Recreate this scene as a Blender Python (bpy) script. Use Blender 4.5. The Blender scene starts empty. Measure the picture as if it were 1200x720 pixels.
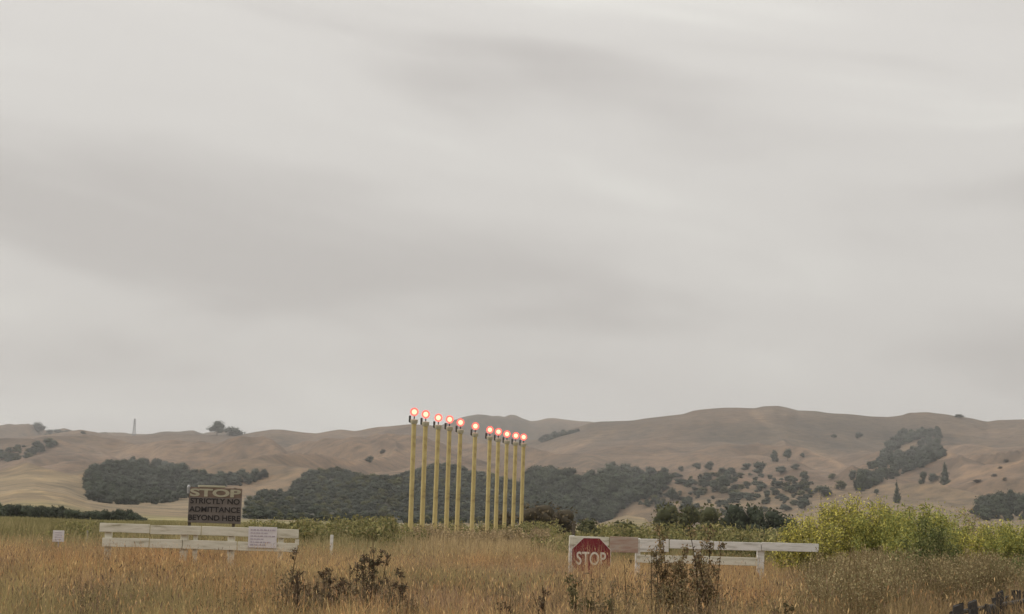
import bpy, math, random
import numpy as np
from mathutils import Matrix, Vector

scene = bpy.context.scene
COL = scene.collection
rng = np.random.default_rng(7)
random.seed(7)

# ------------------------------------------------------------------ camera
F_PX = 2000.0                       # focal length in pixels of the 1200 px photograph
CAM_Z = 1.5
PITCH = math.atan(255.0 / F_PX)     # horizon at y = 615 in the middle of the frame
ROLL = 0.030
R0 = np.array([1.0, 0, 0]); FW = np.array([0, math.cos(PITCH), math.sin(PITCH)])
U0 = np.array([0, -math.sin(PITCH), math.cos(PITCH)])
RT = math.cos(ROLL) * R0 + math.sin(ROLL) * U0
UP = -math.sin(ROLL) * R0 + math.cos(ROLL) * U0
camd = bpy.data.cameras.new("camera"); cam = bpy.data.objects.new("camera", camd); COL.objects.link(cam)
camd.sensor_width = 36.0; camd.lens = 36.0 * F_PX / 1200.0
camd.clip_start = 0.5; camd.clip_end = 30000
M = Matrix(((RT[0], UP[0], -FW[0], 0), (RT[1], UP[1], -FW[1], 0), (RT[2], UP[2], -FW[2], CAM_Z), (0, 0, 0, 1)))
cam.matrix_world = M
scene.camera = cam

# ------------------------------------------------------------------ world, sun, exposure
SUN_EL, SUN_AZ = math.radians(30), math.radians(-85)   # soft light from behind and left
world = bpy.data.worlds.new("World"); scene.world = world; world.use_nodes = True
nt = world.node_tree; nt.nodes.clear()
def N(nt, typ, **kw):
    n = nt.nodes.new(typ)
    for k, v in kw.items(): setattr(n, k, v)
    return n
def L(nt, a, b): nt.links.new(a, b)
def MATH(nt, op, a, b=None):
    n = N(nt, 'ShaderNodeMath', operation=op)
    for i, v in enumerate((a, b)):
        if v is None: continue
        if isinstance(v, (int, float)): n.inputs[i].default_value = v
        else: L(nt, v, n.inputs[i])
    return n.outputs[0]
def RAMP(nt, fac, stops, interp='LINEAR'):
    r = N(nt, 'ShaderNodeValToRGB'); r.color_ramp.interpolation = interp
    el = r.color_ramp.elements
    while len(el) < len(stops): el.new(0.5)
    for e, (p, c) in zip(el, stops):
        e.position = p; e.color = (*c, 1) if len(c) == 3 else c
    L(nt, fac, r.inputs[0]); return r.outputs[0]
sky = N(nt, 'ShaderNodeTexSky', sky_type='NISHITA'); sky.sun_disc = False
sky.sun_elevation = SUN_EL; sky.sun_rotation = SUN_AZ; sky.air_density = 1.5; sky.dust_density = 4.0
sky_bg = N(nt, 'ShaderNodeBackground'); L(nt, sky.outputs[0], sky_bg.inputs[0]); sky_bg.inputs[1].default_value = 0.07
geo = N(nt, 'ShaderNodeTexCoord')
sep = N(nt, 'ShaderNodeSeparateXYZ'); L(nt, geo.outputs['Generated'], sep.inputs[0])
azn = MATH(nt, 'ARCTAN2', sep.outputs[0], sep.outputs[1]); eln = MATH(nt, 'ARCSINE', sep.outputs[2])
comb = N(nt, 'ShaderNodeCombineXYZ'); L(nt, MATH(nt, 'MULTIPLY', azn, 3.2), comb.inputs[0])
L(nt, MATH(nt, 'ADD', MATH(nt, 'MULTIPLY', eln, 14.0), MATH(nt, 'MULTIPLY', azn, 1.7)), comb.inputs[1])
mp = N(nt, 'ShaderNodeMapping'); L(nt, comb.outputs[0], mp.inputs[0])
mp.inputs['Scale'].default_value = (1, 1, 1); mp.inputs['Location'].default_value = (3.1, 1.7, 0)
n1 = N(nt, 'ShaderNodeTexNoise'); L(nt, mp.outputs[0], n1.inputs[0]); n1.inputs['Scale'].default_value = 1.0
n1.inputs['Detail'].default_value = 4.0; n1.inputs['Roughness'].default_value = 0.45; n1.inputs['Distortion'].default_value = 0.35
n2 = N(nt, 'ShaderNodeTexNoise'); L(nt, mp.outputs[0], n2.inputs[0]); n2.inputs['Scale'].default_value = 0.35
n2.inputs['Detail'].default_value = 2.0
cl = MATH(nt, 'ADD', MATH(nt, 'MULTIPLY', n1.outputs[0], 0.65), MATH(nt, 'MULTIPLY', n2.outputs[0], 0.35))
ccol = RAMP(nt, cl, [(0.35, (0.515, 0.49, 0.468)), (0.5, (0.645, 0.622, 0.592)), (0.65, (0.77, 0.755, 0.71))], 'EASE')
# an overcast dome is brighter overhead than at the horizon
z0 = MATH(nt, 'MAXIMUM', sep.outputs[2], 0.0)
grad = MATH(nt, 'ADD', MATH(nt, 'ADD', 0.97, MATH(nt, 'MULTIPLY', z0, 0.30)), MATH(nt, 'MULTIPLY', MATH(nt, 'POWER', z0, 2.0), 1.3))
cbg = N(nt, 'ShaderNodeBackground'); L(nt, ccol, cbg.inputs[0]); L(nt, grad, cbg.inputs[1])
mixs = N(nt, 'ShaderNodeMixShader'); mixs.inputs[0].default_value = 0.95
L(nt, sky_bg.outputs[0], mixs.inputs[1]); L(nt, cbg.outputs[0], mixs.inputs[2])
wo = N(nt, 'ShaderNodeOutputWorld'); L(nt, mixs.outputs[0], wo.inputs[0])

sd = bpy.data.lights.new("sun", 'SUN'); sun = bpy.data.objects.new("sun", sd); COL.objects.link(sun)
sd.energy = 1.5; sd.angle = math.radians(10); sd.color = (1.0, 0.95, 0.86)
sdir = Vector((math.sin(SUN_AZ) * math.cos(SUN_EL), math.cos(SUN_AZ) * math.cos(SUN_EL), math.sin(SUN_EL)))
sun.rotation_euler = sdir.to_track_quat('Z', 'Y').to_euler()
scene.view_settings.view_transform = 'Standard'; scene.view_settings.look = 'None'
scene.view_settings.exposure = 0.0; scene.view_settings.gamma = 1.0
scene.view_settings.use_curve_mapping = False
scene.render.engine = 'CYCLES'

# ------------------------------------------------------------------ helpers
def tg(x, y):
    """pixel of the photograph -> (X/Y, Z/Y) of the ray through it"""
    a = (np.asarray(x, float) - 600) / F_PX; b = (360 - np.asarray(y, float)) / F_PX
    dx = FW[0] + a * RT[0] + b * UP[0]; dy = FW[1] + a * RT[1] + b * UP[1]; dz = FW[2] + a * RT[2] + b * UP[2]
    return dx / dy, dz / dy
def at(x, y, Y):
    t, g = tg(x, y); return Vector((float(t * Y), Y, float(CAM_Z + g * Y)))
def tag(o, label=None, cat=None, group=None, kind=None):
    if label: o['label'] = label
    if cat: o['category'] = cat
    if group: o['group'] = group
    if kind: o['kind'] = kind
    return o
def empty(name, loc, rz=0.0):
    o = bpy.data.objects.new(name, None); COL.objects.link(o); o.location = loc; o.rotation_euler = (0, 0, rz)
    o.empty_display_size = 0.2; return o
def mesh_obj(name, V, Fc, mat, parent=None, C=None, smooth=False):
    """V (n,3); Fc (m,k) array or list of arrays; C per-vertex colour"""
    me = bpy.data.meshes.new(name)
    V = np.asarray(V, np.float32)
    if isinstance(Fc, np.ndarray): Fc = [Fc]
    Fc = [np.asarray(f, np.int32) for f in Fc if len(f)]
    tot = np.concatenate([np.full(len(f), f.shape[1], np.int32) for f in Fc])
    idx = np.concatenate([f.ravel() for f in Fc])
    me.vertices.add(len(V)); me.vertices.foreach_set('co', V.ravel())
    me.loops.add(len(idx)); me.loops.foreach_set('vertex_index', idx)
    me.polygons.add(len(tot))
    st = np.zeros(len(tot), np.int32); st[1:] = np.cumsum(tot)[:-1]
    me.polygons.foreach_set('loop_start', st)
    try: me.polygons.foreach_set('loop_total', tot)
    except Exception: pass
    if C is not None:
        ca = me.color_attributes.new('Col', 'FLOAT_COLOR', 'POINT')
        c4 = np.ones((len(V), 4), np.float32); c4[:, :3] = C
        ca.data.foreach_set('color', c4.ravel())
    me.update(calc_edges=True); me.validate()
    if smooth: me.polygons.foreach_set('use_smooth', np.ones(len(me.polygons), bool))
    me.materials.append(mat)
    o = bpy.data.objects.new(name, me); COL.objects.link(o)
    if parent: o.parent = parent
    return o
class MB:
    """collects shapes into one mesh"""
    def __init__(s): s.V = []; s.F4 = []; s.F3 = []; s.n = 0; s.ng = []
    def add(s, V, F):
        V = np.asarray(V, float).reshape(-1, 3)
        for f in F: s.ng.append([i + s.n for i in f])
        s.V.append(V); s.n += len(V); return s
    def box(s, c, size, rz=0.0, jit=0.0, bev=0.0):
        hx, hy, hz = np.array(size) / 2
        b = min(bev, hx * .9, hy * .9, hz * .9)
        if b > 0:
            V = []; 
            for k, (zz, ins) in enumerate(((-hz, b), (-hz + b, 0), (hz - b, 0), (hz, b))):
                X, Yv = hx - ins, hy - ins
                for (px, py) in ((-X, -Yv + b), (-X + b, -Yv), (X - b, -Yv), (X, -Yv + b), (X, Yv - b), (X - b, Yv), (-X + b, Yv), (-X, Yv - b)): V.append((px, py, zz))
            F = [list(range(7, -1, -1)), list(range(24, 32))]
            for k in range(3):
                for i in range(8):
                    j = (i + 1) % 8; F.append([k * 8 + i, k * 8 + j, k * 8 + 8 + j, k * 8 + 8 + i])
        else:
            V = [(-hx, -hy, -hz), (hx, -hy, -hz), (hx, hy, -hz), (-hx, hy, -hz), (-hx, -hy, hz), (hx, -hy, hz), (hx, hy, hz), (-hx, hy, hz)]
            F = [[0, 3, 2, 1], [4, 5, 6, 7], [0, 1, 5, 4], [1, 2, 6, 5], [2, 3, 7, 6], [3, 0, 4, 7]]
        V = np.array(V, float)
        if jit: V += rng.uniform(-jit, jit, V.shape)
        ca, sa = math.cos(rz), math.sin(rz)
        V = np.stack([V[:, 0] * ca - V[:, 1] * sa, V[:, 0] * sa + V[:, 1] * ca, V[:, 2]], 1) + np.array(c)
        return s.add(V, F)
    def tube(s, pts, rad, n=12, cap=True):
        pts = [Vector(p) for p in pts]
        if isinstance(rad, (int, float)): rad = [rad] * len(pts)
        V = []; F = []
        for i, p in enumerate(pts):
            d = (pts[min(i + 1, len(pts) - 1)] - pts[max(i - 1, 0)]).normalized()
            a = d.cross(Vector((0, 1, 0)) if abs(d.y) < .9 else Vector((1, 0, 0))).normalized(); b = d.cross(a)
            for k in range(n):
                t = 2 * math.pi * k / n; V.append(p + (a * math.cos(t) + b * math.sin(t)) * rad[i])
        for i in range(len(pts) - 1):
            for k in range(n):
                j = (k + 1) % n; F.append([i * n + k, i * n + j, (i + 1) * n + j, (i + 1) * n + k])
        if cap: F += [list(range(n - 1, -1, -1)), [(len(pts) - 1) * n + k for k in range(n)]]
        return s.add([tuple(v) for v in V], F)
    def build(s, name, mat, parent=None, smooth=False):
        me = bpy.data.meshes.new(name)
        me.from_pydata([tuple(v) for v in np.concatenate(s.V)], [], s.ng); me.update()
        if smooth:
            me.polygons.foreach_set('use_smooth', [True] * len(me.polygons))
            me.set_sharp_from_angle(angle=math.radians(40))
        me.materials.append(mat)
        o = bpy.data.objects.new(name, me); COL.objects.link(o)
        if parent: o.parent = parent
        return o
def text_part(name, txt, w, h, mat, parent, loc, depth=0.006, bold=0.0, rot=(math.pi / 2, 0, 0)):
    """lettering fitted to width w, height h, lower-left corner at loc (in parent space)"""
    cu = bpy.data.curves.new(name, 'FONT'); cu.body = txt; cu.extrude = depth; cu.offset = bold; cu.size = 1
    tmp = bpy.data.objects.new('tmp', cu); COL.objects.link(tmp)
    bpy.context.view_layer.update()
    me = bpy.data.meshes.new_from_object(tmp.evaluated_get(bpy.context.evaluated_depsgraph_get()))
    bpy.data.objects.remove(tmp); bpy.data.curves.remove(cu)
    co = np.zeros(len(me.vertices) * 3); me.vertices.foreach_get('co', co); co = co.reshape(-1, 3)
    mn, mx = co.min(0), co.max(0)
    co[:, 0] = (co[:, 0] - mn[0]) / (mx[0] - mn[0]) * w; co[:, 1] = (co[:, 1] - mn[1]) / (mx[1] - mn[1]) * h
    me.vertices.foreach_set('co', co.ravel()); me.materials.clear(); me.materials.append(mat); me.name = name; me.update()
    o = bpy.data.objects.new(name, me); COL.objects.link(o); o.parent = parent; o.location = loc; o.rotation_euler = rot
    return o

# value noise
_perm = rng.random((256, 256))
def vnoise(x, y):
    xi = np.floor(x).astype(int); yi = np.floor(y).astype(int); fx = x - xi; fy = y - yi
    fx = fx * fx * (3 - 2 * fx); fy = fy * fy * (3 - 2 * fy)
    g = lambda a, b: _perm[a & 255, b & 255]
    return (g(xi, yi) * (1 - fx) + g(xi + 1, yi) * fx) * (1 - fy) + (g(xi, yi + 1) * (1 - fx) + g(xi + 1, yi + 1) * fx) * fy
def fbm(x, y, o=4, r=0.5):
    x = np.asarray(x, float); y = np.asarray(y, float)
    a = 1.0; s = 0.0; t = 0.0
    for i in range(o):
        s = s + a * vnoise(x * 2 ** i + 17.3 * i, y * 2 ** i + 5.1 * i); t += a; a *= r
    return s / t

# ------------------------------------------------------------------ materials
def mat_plain(name, col, rough=0.7, metal=0.0, noise=0.12, scale=8.0, bump=0.0, stops=None, detail=5.0):
    m = bpy.data.materials.new(name); m.use_nodes = True; nt = m.node_tree; p = nt.nodes['Principled BSDF']
    tc = N(nt, 'ShaderNodeTexCoord'); n = N(nt, 'ShaderNodeTexNoise'); L(nt, tc.outputs['Object'], n.inputs[0])
    n.inputs['Scale'].default_value = scale; n.inputs['Detail'].default_value = detail; n.inputs['Roughness'].default_value = 0.6
    if stops is None:
        lo = tuple(c * (1 - noise) for c in col); hi = tuple(min(1, c * (1 + noise)) for c in col)
        stops = [(0.3, lo), (0.7, hi)]
    if 'paint' in name and 'yellow' not in name:
        mg = N(nt, 'ShaderNodeMapping'); L(nt, tc.outputs['Object'], mg.inputs[0]); mg.inputs['Scale'].default_value = (.35, 1, 2.2); L(nt, mg.outputs[0], n.inputs[0])
    c = RAMP(nt, n.outputs[0], stops); L(nt, c, p.inputs['Base Color'])
    p.inputs['Roughness'].default_value = rough; p.inputs['Metallic'].default_value = metal
    if bump:
        b = N(nt, 'ShaderNodeBump'); b.inputs['Strength'].default_value = bump; b.inputs['Distance'].default_value = 0.02
        L(nt, n.outputs[0], b.inputs['Height']); L(nt, b.outputs[0], p.inputs['Normal'])
    return m
def mat_leaf(name, transl=0.25, rough=0.75):
    m = bpy.data.materials.new(name); m.use_nodes = True; nt = m.node_tree; p = nt.nodes['Principled BSDF']
    a = N(nt, 'ShaderNodeAttribute', attribute_name='Col'); L(nt, a.outputs['Color'], p.inputs['Base Color'])
    p.inputs['Roughness'].default_value = rough; p.inputs['Specular IOR Level'].default_value = 0.15
    if transl:
        t = N(nt, 'ShaderNodeBsdfTranslucent'); L(nt, a.outputs['Color'], t.inputs[0])
        mx = N(nt, 'ShaderNodeMixShader'); mx.inputs[0].default_value = transl
        L(nt, p.outputs[0], mx.inputs[1]); L(nt, t.outputs[0], mx.inputs[2]); L(nt, mx.outputs[0], nt.nodes['Material Output'].inputs[0])
    return m
def mat_emit(name, col, s):
    m = bpy.data.materials.new(name); m.use_nodes = True; p = m.node_tree.nodes['Principled BSDF']
    p.inputs['Base Color'].default_value = (0.6, 0.05, 0.03, 1); p.inputs['Emission Color'].default_value = (*col, 1)
    p.inputs['Emission Strength'].default_value = s; return m
LEAF = mat_leaf('leaf'); FARLEAF = mat_leaf('far_leaf', 0.0)
BARK = mat_plain('bark', (0.10, 0.08, 0.06), 0.9, scale=4, noise=0.3)
WHITE = mat_plain('weathered_white_paint', None, 0.75, scale=5.0, stops=[(0.30, (0.33, 0.30, 0.21)), (0.42, (0.55, 0.52, 0.42)), (0.60, (0.66, 0.63, 0.53)), (0.75, (0.50, 0.46, 0.36))], bump=0.3)
PALEWHITE = mat_plain('chalky_white_paint', None, 0.75, scale=6.0, stops=[(0.3, (0.42, 0.40, 0.36)), (0.5, (0.66, 0.64, 0.60)), (0.75, (0.72, 0.70, 0.68))])
NOTICE = mat_plain('notice_white', (0.62, 0.59, 0.60), 0.5, noise=0.08, scale=6)
INK = mat_plain('faded_ink', (0.42, 0.37, 0.42), 0.7, scale=20, noise=0.3)
STOPRED = mat_plain('stop_red', (0.16, 0.006, 0.015), 0.7, noise=0.2, scale=6)
STOPWHITE = mat_plain('stop_white', (0.66, 0.62, 0.56), 0.5, noise=0.1)
PINK = mat_plain('faded_pink_paint', None, 0.8, scale=7.0, stops=[(0.3, (0.30, 0.17, 0.13)), (0.5, (0.37, 0.28, 0.225)), (0.7, (0.42, 0.37, 0.31))])
BOARD = mat_plain('weathered_board', (0.155, 0.13, 0.115), 0.85, noise=0.2, scale=3)
BOARDTOP = mat_plain('weathered_board_top', (0.17, 0.12, 0.09), 0.85, noise=0.3, scale=5)
CREAM = mat_plain('cream_paint', (0.40, 0.37, 0.27), 0.8, noise=0.15, scale=8)
BLACK = mat_plain('black_paint', (0.018, 0.014, 0.014), 0.7, noise=0.3, scale=8)
YELLOW = mat_plain('faded_yellow_paint', None, 0.6, scale=2.2, stops=[(0.3, (0.27, 0.20, 0.08)), (0.45, (0.45, 0.35, 0.145)), (0.6, (0.50, 0.40, 0.17)), (0.72, (0.58, 0.50, 0.27))])
COLLAR = mat_plain('pale_collar', (0.50, 0.46, 0.36), 0.6, noise=0.15)
DARKMETAL = mat_plain('dark_metal', (0.045, 0.042, 0.04), 0.5, noise=0.3)
GALV = mat_plain('galvanised_steel', (0.32, 0.32, 0.33), 0.5, metal=0.5)
CONC = mat_plain('concrete', (0.30, 0.28, 0.25), 0.9, scale=6)
GREYWOOD = mat_plain('dark_grey_wood', None, 0.9, scale=7, stops=[(0.3, (0.022, 0.02, 0.018)), (0.6, (0.055, 0.05, 0.045)), (0.8, (0.11, 0.10, 0.085))], bump=0.6)
LENS = mat_emit('lamp_glow', (1.0, 0.10, 0.06), 11.0)
HALO = mat_emit('lamp_halo', (1.0, 0.22, 0.17), 0.95)  # added glowing ring that stands in for the bloom around each lamp
_nt = HALO.node_tree; _tc = N(_nt, 'ShaderNodeTexCoord'); _sx = N(_nt, 'ShaderNodeSeparateXYZ'); L(_nt, _tc.outputs['Generated'], _sx.inputs[0])
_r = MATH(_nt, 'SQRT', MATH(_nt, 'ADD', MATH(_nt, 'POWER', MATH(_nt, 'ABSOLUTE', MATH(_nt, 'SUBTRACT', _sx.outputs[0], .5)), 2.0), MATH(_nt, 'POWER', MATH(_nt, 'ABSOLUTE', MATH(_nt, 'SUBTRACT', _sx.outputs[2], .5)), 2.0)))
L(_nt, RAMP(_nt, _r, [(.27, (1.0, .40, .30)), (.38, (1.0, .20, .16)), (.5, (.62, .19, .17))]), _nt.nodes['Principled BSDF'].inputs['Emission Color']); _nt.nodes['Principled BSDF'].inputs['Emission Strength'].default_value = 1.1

# ------------------------------------------------------------------ terrain
Hy = lambda x: 615 + 0.03 * (x - 600)
def curve(pts, x0=-400, x1=1600):
    xs = np.array([p[0] for p in pts], float); ys = np.array([p[1] for p in pts], float)
    t, g = tg(xs, ys)
    return np.asarray(t), np.asarray(g)
SKY_L = [(-300, 530), (-100, 520), (0, 512), (60, 509), (80, 506), (95, 503.5), (110, 505), (125, 508), (155, 508), (200, 508.5), (240, 508), (285, 508), (300, 506), (318, 503.5), (332, 503.5), (345, 505.5), (370, 508), (385, 505), (398, 502.8), (415, 503.5), (430, 502), (450, 500.5), (465, 500), (480, 498.5), (500, 499), (520, 502), (560, 516), (600, 522), (630, 516), (660, 505), (690, 497), (705, 494.5), (740, 492.5), (755, 490), (775, 488.5), (800, 486), (812, 482.5), (850, 478.5), (865, 478), (885, 479), (895, 477), (912, 477), (922, 479), (935, 483), (955, 484), (975, 486.5), (1000, 488), (1020, 489.5), (1040, 491.5), (1055, 489.5), (1068, 486), (1080, 485.5), (1100, 487), (1120, 489), (1140, 491), (1157, 494.5), (1170, 493), (1200, 491.5), (1300, 492), (1500, 500)]
FAR_L = [(-300, 520), (0, 501.5), (12, 503), (20, 505), (35, 508), (80, 508), (90, 510), (200, 516), (400, 520), (500, 505), (525, 498), (540, 491), (550, 488), (560, 486.5), (570, 487.5), (577, 489.5), (584, 488.7), (591, 489.5), (597, 487), (604, 488), (612, 492), (622, 495), (630, 494), (641, 491), (650, 490.5), (662, 492), (675, 493.5), (700, 496), (740, 500), (900, 505), (1500, 515)]
LAY = [  # distance, pixel curve of the surface at that distance
 (330, [(-300, Hy(-300) + 8), (0, Hy(0) + 8), (600, Hy(600) + 8), (1500, Hy(1500) + 8)]),
 (560, [(-300, 595), (0, 585), (20, 580), (50, 579), (75, 583), (100, 592), (130, 597), (240, 603), (480, 610), (700, 613), (722, 606), (735, 602), (755, 605), (765, 613), (900, 618), (1100, 622), (1500, 630)]),
 (760, [(-300, 596), (0, 586), (40, 579), (75, 584), (100, 595), (200, 602), (300, 604), (480, 608), (700, 612), (900, 612), (1000, 615), (1200, 612), (1500, 615)]),
 (1100, [(-300, 575), (0, 565), (30, 560), (65, 564), (100, 570), (130, 580), (200, 587), (270, 580), (300, 575), (345, 566), (370, 556), (400, 549), (450, 546), (480, 544), (510, 546), (540, 553), (570, 560), (620, 572), (700, 588), (800, 596), (900, 596), (1000, 596), (1100, 588), (1200, 592), (1500, 590)]),
 (1350, [(-300, 580), (0, 571), (65, 567), (100, 560), (200, 568), (300, 573), (400, 562), (480, 560), (560, 566), (700, 578), (800, 588), (900, 583), (1000, 580), (1050, 576), (1100, 574), (1200, 585), (1500, 590)]),
 (1750, [(-300, 555), (0, 550), (100, 548), (200, 550), (300, 556), (400, 552), (480, 550), (560, 554), (620, 556), (700, 562), (800, 572), (880, 568), (930, 568), (1000, 566), (1050, 562), (1100, 564), (1140, 556), (1200, 546), (1500, 540)]),
 (2250, [(-300, 540), (0, 531), (100, 527), (200, 530), (300, 534), (400, 530), (480, 529), (560, 538), (620, 540), (700, 540), (800, 545), (900, 545), (980, 548), (1050, 549), (1100, 542), (1200, 529), (1500, 525)]),
 (3000, SKY_L),
 (3500, [(-300, 545), (0, 520), (600, 530), (1500, 520)]),
 (4400, FAR_L),
 (6500, [(-300, 560), (600, 560), (1500, 560)]),
]
LR = np.array([l[0] for l in LAY], float)
LC = [curve(l[1]) for l in LAY]
def terrain(X, Y, detail=True):
    X = np.asarray(X, float); Y = np.asarray(Y, float)
    r = np.hypot(X, Y) + 1e-6; az = np.arctan2(X, Y); caz = np.clip(az, -0.62, 0.62)
    t = np.tan(caz)
    zs = []
    for (lt, lg), lr in zip(LC, LR):
        g = np.interp(t, lt, lg)
        zs.append(CAM_Z + g * lr * np.cos(caz))
    zs = np.array(zs)
    side = np.clip((np.abs(az) - 0.62) / 1.4, 0, 1); side = side * side * (3 - 2 * side)
    avg = np.array([0, 2, 6, 20, 30, 50, 90, 150, 120, 160, 60.])
    zs = zs * (1 - side) + avg.reshape((-1,) + (1,) * X.ndim) * side
    zs[0] = 0
    k = np.clip(np.searchsorted(LR, r) - 1, 0, len(LR) - 2)
    f = np.clip((r - LR[k]) / (LR[k + 1] - LR[k]), 0, 1)
    f = 0.6 * f + 0.4 * f * f * (3 - 2 * f)
    za = np.take_along_axis(zs, k[None], 0)[0]; zb = np.take_along_axis(zs, (k + 1)[None], 0)[0]
    z = np.where(r < LR[0], 0.0, za * (1 - f) + zb * f)
    fl = np.clip((r - LR[k]) / (LR[k + 1] - LR[k]), 0, 1)
    dipn = np.clip(fbm(t * 7 + k * 3.7, k * 1.3 + 0 * t, 2) * 2.6 - .75, 0, 1)
    z = z - 4 * fl * (1 - fl) * dipn * .0075 * r * np.clip((r - 450) / 300, 0, 1) * (r < 4400)
    if detail:
        # gullies and spurs running down the slopes
        crest = np.minimum(np.abs(r - 3000) / 1000, 1) ** 1.3 * np.minimum(np.abs(r - 4400) / 500, 1)
        amp = np.clip((r - 500) / 1500, 0, 1) * (0.12 + 0.88 * crest)
        wx = X + 90 * (fbm(X / 300, Y / 300, 2) - .5) * 2
        rid = 1 - np.abs(2 * fbm(wx / 330 + Y / 1500, Y / 900 + 3, 3, 0.5) - 1)
        rid2 = 1 - np.abs(2 * fbm(wx / 120 + Y / 900 + 7, Y / 420 + 1, 3, 0.5) - 1)
        z = z + amp * ((rid - 0.75) * 95 + (rid2 - .75) * 52 + (fbm(X / 45, Y / 80, 3) - .5) * 12)
        z = z + np.clip(1 - r / 300, 0, 1) * 0 + (fbm(X / 9, Y / 9, 3) - .5) * 0.12 * np.clip(r / 10, 0, 1)
    return z
azs = np.concatenate([np.linspace(-math.pi, -0.45, 70)[:-1], np.linspace(-0.45, 0.45, 900), np.linspace(0.45, math.pi, 70)[1:]])
rs = np.concatenate([[0.01, 3, 8], np.geomspace(14, 300, 60), np.linspace(310, 1200, 130)[1:], np.linspace(1200, 3200, 230)[1:], np.linspace(3200, 4700, 90)[1:], [5200, 6500, 9000]])
A, Rr = np.meshgrid(azs, rs)
GX = Rr * np.sin(A); GY = Rr * np.cos(A); GZ = terrain(GX, GY)
nr, na = A.shape
ii = np.arange(nr * na).reshape(nr, na)
quads = np.stack([ii[:-1, :-1], ii[:-1, 1:], ii[1:, 1:], ii[1:, :-1]], -1).reshape(-1, 4)
# close the ring behind the camera
# ground colour: dry grass on the hills, thatch near by, pasture behind the fence
def gcol(X, Y):
    r = np.hypot(X, Y); u = 600 + 2000 * X / np.maximum(Y, 1)
    base = np.empty(X.shape + (3,))
    n = fbm(X / 160, Y / 160, 5)[..., None]; n2 = fbm(X / 420 + 9, Y / 420, 3)[..., None]
    hill = np.array([0.142, 0.100, 0.070]) * (0.66 + 0.78 * n) ; hill = hill * (1 - 0.42 * np.clip((n2 - .46) * 4, 0, 1) * np.array([1.0, 0.85, 0.75]))
    low = np.array([0.20, 0.155, 0.10]) * (0.8 + 0.4 * n)
    f = np.clip((r - 900) / 700, 0, 1)[..., None]
    hill = low * (1 - f) + hill * f
    nn = fbm(X / 18, Y / 18, 4)[..., None]
    past = np.array([0.24, 0.215, 0.10]) * (0.7 + 0.6 * nn)
    thatch = np.array([0.16, 0.115, 0.06]) * (0.6 + 0.8 * nn)
    f1 = np.clip((r - 55) / 25, 0, 1)[..., None]; f2 = np.clip((r - 340) / 160, 0, 1)[..., None]
    c = thatch * (1 - f1) + past * f1; c = c * (1 - f2) + hill * f2
    return c
GC = gcol(GX, GY)
# paler stock tracks, plus sunlit spurs and gully folds painted into the grass colour
def project(P):
    d = P - np.array([0, 0, CAM_Z]); w = d @ FW
    w = np.where(w < 1, 1, w)
    return 600 + F_PX * (d @ RT) / w, 360 - F_PX * (d @ UP) / w
PXX, PYY = project(np.stack([GX, GY, GZ], -1))
front = (GY > 300)
def inside(poly, x, y):
    x = np.asarray(x, float); y = np.asarray(y, float); c = np.zeros(x.shape, bool); n = len(poly)
    for i in range(n):
        xa, ya = poly[i]; xb, yb = poly[(i + 1) % n]
        if ya == yb: continue
        hit = ((ya > y) != (yb > y)) & (x < (xb - xa) * (y - ya) / (yb - ya) + xa); c ^= hit
    return c
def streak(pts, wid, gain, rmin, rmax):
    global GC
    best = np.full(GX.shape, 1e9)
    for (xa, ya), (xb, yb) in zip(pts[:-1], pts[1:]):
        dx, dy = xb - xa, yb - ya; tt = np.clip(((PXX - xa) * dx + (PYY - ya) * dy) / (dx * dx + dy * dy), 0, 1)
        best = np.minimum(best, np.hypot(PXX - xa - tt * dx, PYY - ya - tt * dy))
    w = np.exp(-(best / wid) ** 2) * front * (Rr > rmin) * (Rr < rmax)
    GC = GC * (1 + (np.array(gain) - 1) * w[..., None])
def blob(poly, gain, rmin, rmax, soft=3.0):
    global GC
    ins = inside(poly, PXX, PYY) & front & (Rr > rmin) & (Rr < rmax)
    GC = np.where(ins[..., None], GC * np.array(gain), GC)
streak([(882, 484), (905, 500), (930, 515), (955, 530), (985, 546)], 4.5, (1.35, 1.30, 1.22), 1700, 3200)  # sunlit look of the long spur painted into the grass
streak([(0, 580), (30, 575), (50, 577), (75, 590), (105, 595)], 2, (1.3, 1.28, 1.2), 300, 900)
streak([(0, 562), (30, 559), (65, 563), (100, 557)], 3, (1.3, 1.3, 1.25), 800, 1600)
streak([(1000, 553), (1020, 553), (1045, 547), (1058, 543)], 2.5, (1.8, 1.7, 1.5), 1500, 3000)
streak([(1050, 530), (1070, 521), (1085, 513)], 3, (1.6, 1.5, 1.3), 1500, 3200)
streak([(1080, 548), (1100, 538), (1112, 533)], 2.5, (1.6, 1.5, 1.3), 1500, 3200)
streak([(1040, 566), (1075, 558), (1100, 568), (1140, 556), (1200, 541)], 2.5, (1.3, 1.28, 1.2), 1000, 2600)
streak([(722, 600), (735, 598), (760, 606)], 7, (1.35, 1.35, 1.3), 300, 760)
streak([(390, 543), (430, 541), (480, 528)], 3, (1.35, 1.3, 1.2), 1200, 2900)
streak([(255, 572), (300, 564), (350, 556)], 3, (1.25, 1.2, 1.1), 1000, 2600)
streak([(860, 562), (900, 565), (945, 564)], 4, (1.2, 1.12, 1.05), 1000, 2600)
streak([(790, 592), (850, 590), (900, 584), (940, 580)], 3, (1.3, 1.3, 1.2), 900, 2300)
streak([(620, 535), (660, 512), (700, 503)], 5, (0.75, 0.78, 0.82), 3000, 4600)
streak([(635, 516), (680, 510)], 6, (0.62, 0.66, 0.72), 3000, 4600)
streak([(448, 510), (470, 506), (500, 503)], 3, (0.7, 0.72, 0.78), 2500, 3200)
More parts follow.
